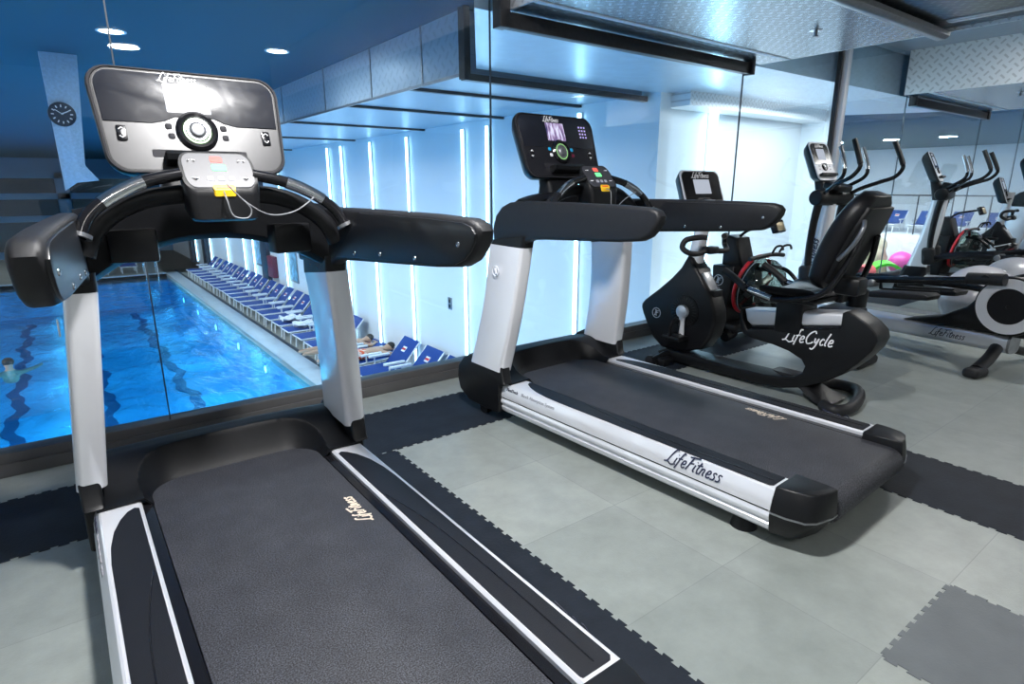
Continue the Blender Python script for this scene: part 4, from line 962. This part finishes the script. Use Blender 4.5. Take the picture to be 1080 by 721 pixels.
# people lying on loungers (skin-modifier bodies) -------------------------------------------------
def body(name, label, joints, edges, parent=None, m='skin'):
    me = bpy.data.meshes.new(name); me.from_pydata([j[:3] for j in joints], edges, [])
    o = bpy.data.objects.new(name, me); C.objects.link(o)
    sk = o.modifiers.new('skin', 'SKIN'); sk.use_smooth_shade = True
    for i, j in enumerate(joints):
        r = j[3] if isinstance(j[3], tuple) else (j[3], j[3]); o.data.skin_vertices[0].data[i].radius = r
        o.data.skin_vertices[0].data[i].use_root = (i == 0)
    ss = o.modifiers.new('sub', 'SUBSURF'); ss.levels = 2; ss.render_levels = 2
    dg = bpy.context.evaluated_depsgraph_get(); dg.update()
    m2 = bpy.data.meshes.new_from_object(o.evaluated_get(dg)); bpy.data.objects.remove(o); bpy.data.meshes.remove(me)
    m2.materials.clear(); m2.materials.append(M[m]); m2.name = name
    for p in m2.polygons: p.use_smooth = True
    o = bpy.data.objects.new(name, m2); C.objects.link(o)
    if parent: o.parent = parent
    return o
def lying(x, y, z, label, shorts, prone=True, flip=1):
    root = thing('person', label, 'person', (x, y, z))
    j = [(0, 0, .10, (.15, .11)), (.22, 0, .11, (.13, .10)), (.42, 0, .12, (.17, .10)), (.53, 0, .12, (.08, .07)), (.60, 0, .13, .06), (.70, .0, .15, .105), (.78, 0, .16, .09),
         (-.08, .10, .09, .095), (-.48, .13, .08, .07), (-.88, .14, .07, .045), (-.96, .15, .06, .04),
         (-.08, -.10, .09, .095), (-.48, -.13, .08, .07), (-.88, -.14, .07, .045), (-.96, -.15, .06, .04),
         (.46, .19, .11, .06), (.62, .34, .07, .045), (.78, .18, .06, .036), (.86, .10, .06, .03),
         (.46, -.19, .11, .06), (.62, -.34, .07, .045), (.78, -.18, .06, .036), (.86, -.10, .06, .03)]
    e = [(0, 1), (1, 2), (2, 3), (3, 4), (4, 5), (5, 6), (0, 7), (7, 8), (8, 9), (9, 10), (0, 11), (11, 12), (12, 13), (13, 14), (2, 15), (15, 16), (16, 17), (17, 18), (2, 19), (19, 20), (20, 21), (21, 22)]
    body('body', None, j, e, root)
    for s in (-1, 1):
        for k in range(4): MB().tube([(.86, s*(.105-.018*k), .06), (.91+.008*(k in (1, 2)), s*(.10-.02*k), .06), (.93+.01*(k in (1, 2)), s*(.095-.02*k), .045)], .009, 6).build('finger', M['skin'], root)
    MB().sphere((.76, 0, .185), .098, (1.0, .95, .85)).build('hair', M['hair'], root)
    fc = MB().sphere((.70, -.10*flip, .13), .018, (.8, 1, 1.1), 2).sphere((.73, -.085*flip, .11), .012, (1, .6, 1), 1); fc.build('nose', M['skin'], root)
    for s in (-1, 1): MB().sphere((.70, s*.10, .17), .022, (1, .4, 1.2), 2).build('ear', M['skin'], root)
    if shorts:
        rings = []
        for k, (xx, w, hh) in enumerate(((.12, .165, .115), (0, .185, .125), (-.12, .20, .115), (-.30, .20, .10), (-.34, .195, .095))):
            rings.append([(xx, w*math.cos(a), .095+hh*math.sin(a)) for a in [2*PI*q/20 for q in range(20)]])
        MB().loft(rings).build('shorts', M['shorts'], root)
    return root
def shorts_mat():
    k = NT('orange_patterned_shorts'); b = k.n('ShaderNodeBsdfPrincipled'); b.inputs['Roughness'].default_value = .8
    tc = k.n('ShaderNodeTexCoord'); v = k.n('ShaderNodeTexVoronoi'); v.inputs['Scale'].default_value = 14
    k.l(tc.outputs['Object'], v.inputs['Vector']); rp = k.n('ShaderNodeValToRGB'); rp.color_ramp.interpolation = 'CONSTANT'
    rp.color_ramp.elements[0].color = (.75, .10, .03, 1); rp.color_ramp.elements[1].position = .5; rp.color_ramp.elements[1].color = (.8, .6, .5, 1)
    k.l(v.outputs['Distance'], rp.inputs[0]); k.l(rp.outputs[0], b.inputs['Base Color']); k.l(b.outputs[0], k.out.inputs[0]); return k.m
M['shorts'] = shorts_mat()
p = lying(5.03, 12.40, DK+.365, 'person lying face down in orange patterned shorts on a blue lounger', True)
p = lying(4.96, 13.42, DK+.365, 'dark-haired bare-backed person lying on a lounger behind the treadmill post', False)
# swimmer
sw = thing('person', 'swimmer with dark hair at the left edge of the pool water', 'person', (-1.45, 18.1, WZ))
body('body', None, [(0, 0, -.35, (.16, .12)), (0, 0, -.08, (.17, .12)), (0, 0, .02, .06), (.0, 0, .12, .10), (0, 0, .20, .09), (.22, .05, -.1, .055), (.45, .25, -.08, .045), (.62, .42, -.04, .035), (-.22, .05, -.1, .055), (-.45, .2, -.14, .045), (-.6, .4, -.16, .035)],
     [(0, 1), (1, 2), (2, 3), (3, 4), (1, 5), (5, 6), (6, 7), (1, 8), (8, 9), (9, 10)], sw)
MB().sphere((0, .02, .20), .118, (1, 1, .9)).build('hair', M['hair'], sw)

# terrace on the left side of the hall (seen in the mirror)
struct('terrace', MB().box((-16.2, 12, -1.8), (4.4, 24, 2.2)), M['white_wall'])
rl = thing('terrace_railing', 'steel railing with a top bar along the white terrace', 'railing', (-14.1, 10, -.7))
MB().cyl((0, -8, 1.55), (0, 10, 1.55), .03).build('top_rail', M['darkmetal'], rl)
for k in range(15): MB().cyl((0, -7.5+1.2*k, 0), (0, -7.5+1.2*k, 1.55), .025, 10).build('post', M['darkmetal'], rl)
for i in range(6):
    o = copy_tree(proto); o['label'] = 'blue sun lounger behind the terrace railing'; o['group'] = 'loungers on the terrace'
    o.location = (-14.9, 6.3+i*1.2, -.7); o.rotation_euler.z = R(180)
def rock(name, c, s, seed, label):
    rn = random.Random(seed); bm = bmesh.new(); bmesh.ops.create_icosphere(bm, subdivisions=4, radius=1)
    from mathutils import noise
    for v in bm.verts:
        d = 1+.28*noise.noise(v.co*1.6+Vector((seed, 0, 0)))+.1*noise.noise(v.co*4+Vector((0, seed, 0)))
        v.co = Vector((v.co.x*s[0]*d, v.co.y*s[1]*d, v.co.z*s[2]*d))
    mb = MB(); mb._merge(bm); o = mb.build(name, M['rock'], angle=60); o.location = c; tag(o, label, 'rock', 'rocks below the terrace'); return o
struct('paddling_platform', MB().box((-12.2, 10, -2.575), (3.6, 9, .65), .02), M['deck'])
rock('rock', (-13.2, 11.1, -1.75), (.7, .9, 1.0), 3, 'large pale rock below the terrace, behind the green tunnel')
rock('rock', (-13.2, 8.2, -1.85), (.7, .85, .8), 9, 'lower pale rock below the terrace, behind the pink ball')
tn = MB(Matrix.Translation((-11.9, 9.66, -2.25)) @ Matrix.Rotation(R(60), 4, 'Z'))
tn.loft([[(r*math.cos(a), y, r*math.sin(a)) for (r, y) in ((.62, -.6), (.62, .6), (.52, .6), (.52, -.6))] for a in [R(-8+196*k/24) for k in range(25)]], cap=True)
tag(tn.build('play_tunnel', M['lime']), 'lime green half-round play tunnel below the terrace', 'play tunnel')
o = MB().sphere((-13.35, 9.68, -1.79), .46).build('beach_ball', M['pink']); tag(o, 'pink ball beside the green play tunnel', 'ball')
tt = MB(Matrix.Translation((-10.62, 9.9, -2.25)) @ Matrix.Rotation(PI/2, 4, 'Y') @ Matrix.Translation((-.30, 0, 0)))
sw_ = [(.30*(1-k/70)*math.cos(k*.45), .30*(1-k/70)*math.sin(k*.45)) for k in range(60)]
for k in range(59):
    a, b = Vector(sw_[k]), Vector(sw_[k+1]); tt.box(((a.x+b.x)/2, (a.y+b.y)/2, 0), ((b-a).length+.015, .028, .8), 0, Matrix.Rotation(math.atan2(b.y-a.y, b.x-a.x), 4, 'Z'))
tag(tt.build('rolled_towel', M['redtowel']), 'coral towel rolled up beside the green play tunnel', 'towel')

# ------------------------------------------------------------------ lights, camera
def area(x, y, z, sx, sy, e, col=(1, 1, 1), rot=(0, 0, 0), shape='RECTANGLE'):
    L = bpy.data.lights.new('lamp', 'AREA'); L.shape = shape; L.size = sx; L.size_y = sy; L.energy = e; L.color = col
    o = bpy.data.objects.new('lamp', L); C.objects.link(o); o.location = (x, y, z); o.rotation_euler = rot; return o
downlight(.75, 1.25, 2.775, .16, 'round downlight in the gym ceiling above the big treadmill', 'round downlights in the gym ceiling', 108, .26, (1, .99, .985))
downlight(-1.6, -.6, 2.775, .16, 'round downlight in the gym ceiling at the left wall', 'round downlights in the gym ceiling', 26, .30)  # this and the remaining gym downlights are added for ambient light
downlight(.9, -1.8, 2.775, .16, 'round downlight in the gym ceiling near the back wall', 'round downlights in the gym ceiling', 26, .30)
downlight(6.0, 1.3, 2.775, .16, 'round downlight in the gym ceiling by the mirror wall', 'round downlights in the gym ceiling', 32, .30)
downlight(6.0, -1.6, 2.775, .16, 'round downlight in the gym ceiling at the mirror corner', 'round downlights in the gym ceiling', 34, .30)
# added fill lights without fixtures, aimed to whiten the lounger wall
for i, y in enumerate((7.5, 12, 17, 23, 30)):
    area(1.2, y, 2.8, .8, .8, 110, (.88, .95, 1), (0, R(-38), 0), 'DISK').data.spread = R(100)
area(8.0, 4.2, 2.25, 2.2, .5, 60, (.9, .96, 1)); area(7.6, 3.7, -1.5, 2.5, .5, 85, (.8, .92, 1), (R(110), 0, 0))  # fill lights added to brighten the recess, no fixtures there
for i, (x, y) in enumerate(((-11.5, 8.2), (-11.5, 10), (-11.5, 12), (-11.5, 14.2), (-5, 16), (-5, 26), (-7, 38))):  # the last one is added to brighten the far hall
    downlight(x, y, 2.88, .2, 'round downlight in the hall ceiling on the far side of the pool', 'round downlights on the far side of the pool', 300, .5, (.95, .98, 1))
for y in (6.5, 9.5, 13, 17, 21, 25.5, 30):  # unseen point lights added under the water for the pool's glow
    for x in (2.9, -.5, -4.5):
        L = bpy.data.lights.new('pool_lamp', 'POINT'); L.energy = 72; L.color = (.5, .86, 1); L.shadow_soft_size = .2
        o = bpy.data.objects.new('pool_lamp', L); C.objects.link(o); o.location = (x, y, -3.35)
W = bpy.data.worlds.new('world'); bpy.context.scene.world = W; W.use_nodes = True
W.node_tree.nodes['Background'].inputs[0].default_value = (.05, .07, .1, 1); W.node_tree.nodes['Background'].inputs[1].default_value = .2
cam = bpy.data.cameras.new('camera'); co = bpy.data.objects.new('camera', cam); C.objects.link(co)
cam.sensor_width = 36; cam.lens = 625.55*36/1080; cam.clip_start = .02; cam.clip_end = 200
yaw, pit, rol = R(36.98), R(14.75), R(-.114)
F = Vector((math.sin(yaw)*math.cos(pit), math.cos(yaw)*math.cos(pit), -math.sin(pit)))
Rt = Vector((math.cos(yaw), -math.sin(yaw), 0)); U = Rt.cross(F)
r_ = math.cos(rol)*Rt+math.sin(rol)*U; u_ = -math.sin(rol)*Rt+math.cos(rol)*U
co.matrix_world = Matrix(((r_.x, u_.x, -F.x, 0), (r_.y, u_.y, -F.y, 0), (r_.z, u_.z, -F.z, 1.25), (0, 0, 0, 1)))
sc = bpy.context.scene; sc.camera = co
sc.view_settings.view_transform = 'Standard'; sc.view_settings.look = 'None'; sc.view_settings.gamma = 1; sc.view_settings.use_curve_mapping = False
sc.view_settings.exposure = 0.0
cy = sc.cycles; cy.use_denoising = True; cy.max_bounces = 10; cy.transparent_max_bounces = 16; cy.glossy_bounces = 5; cy.diffuse_bounces = 4
cy.sample_clamp_indirect = 6; cy.blur_glossy = .3
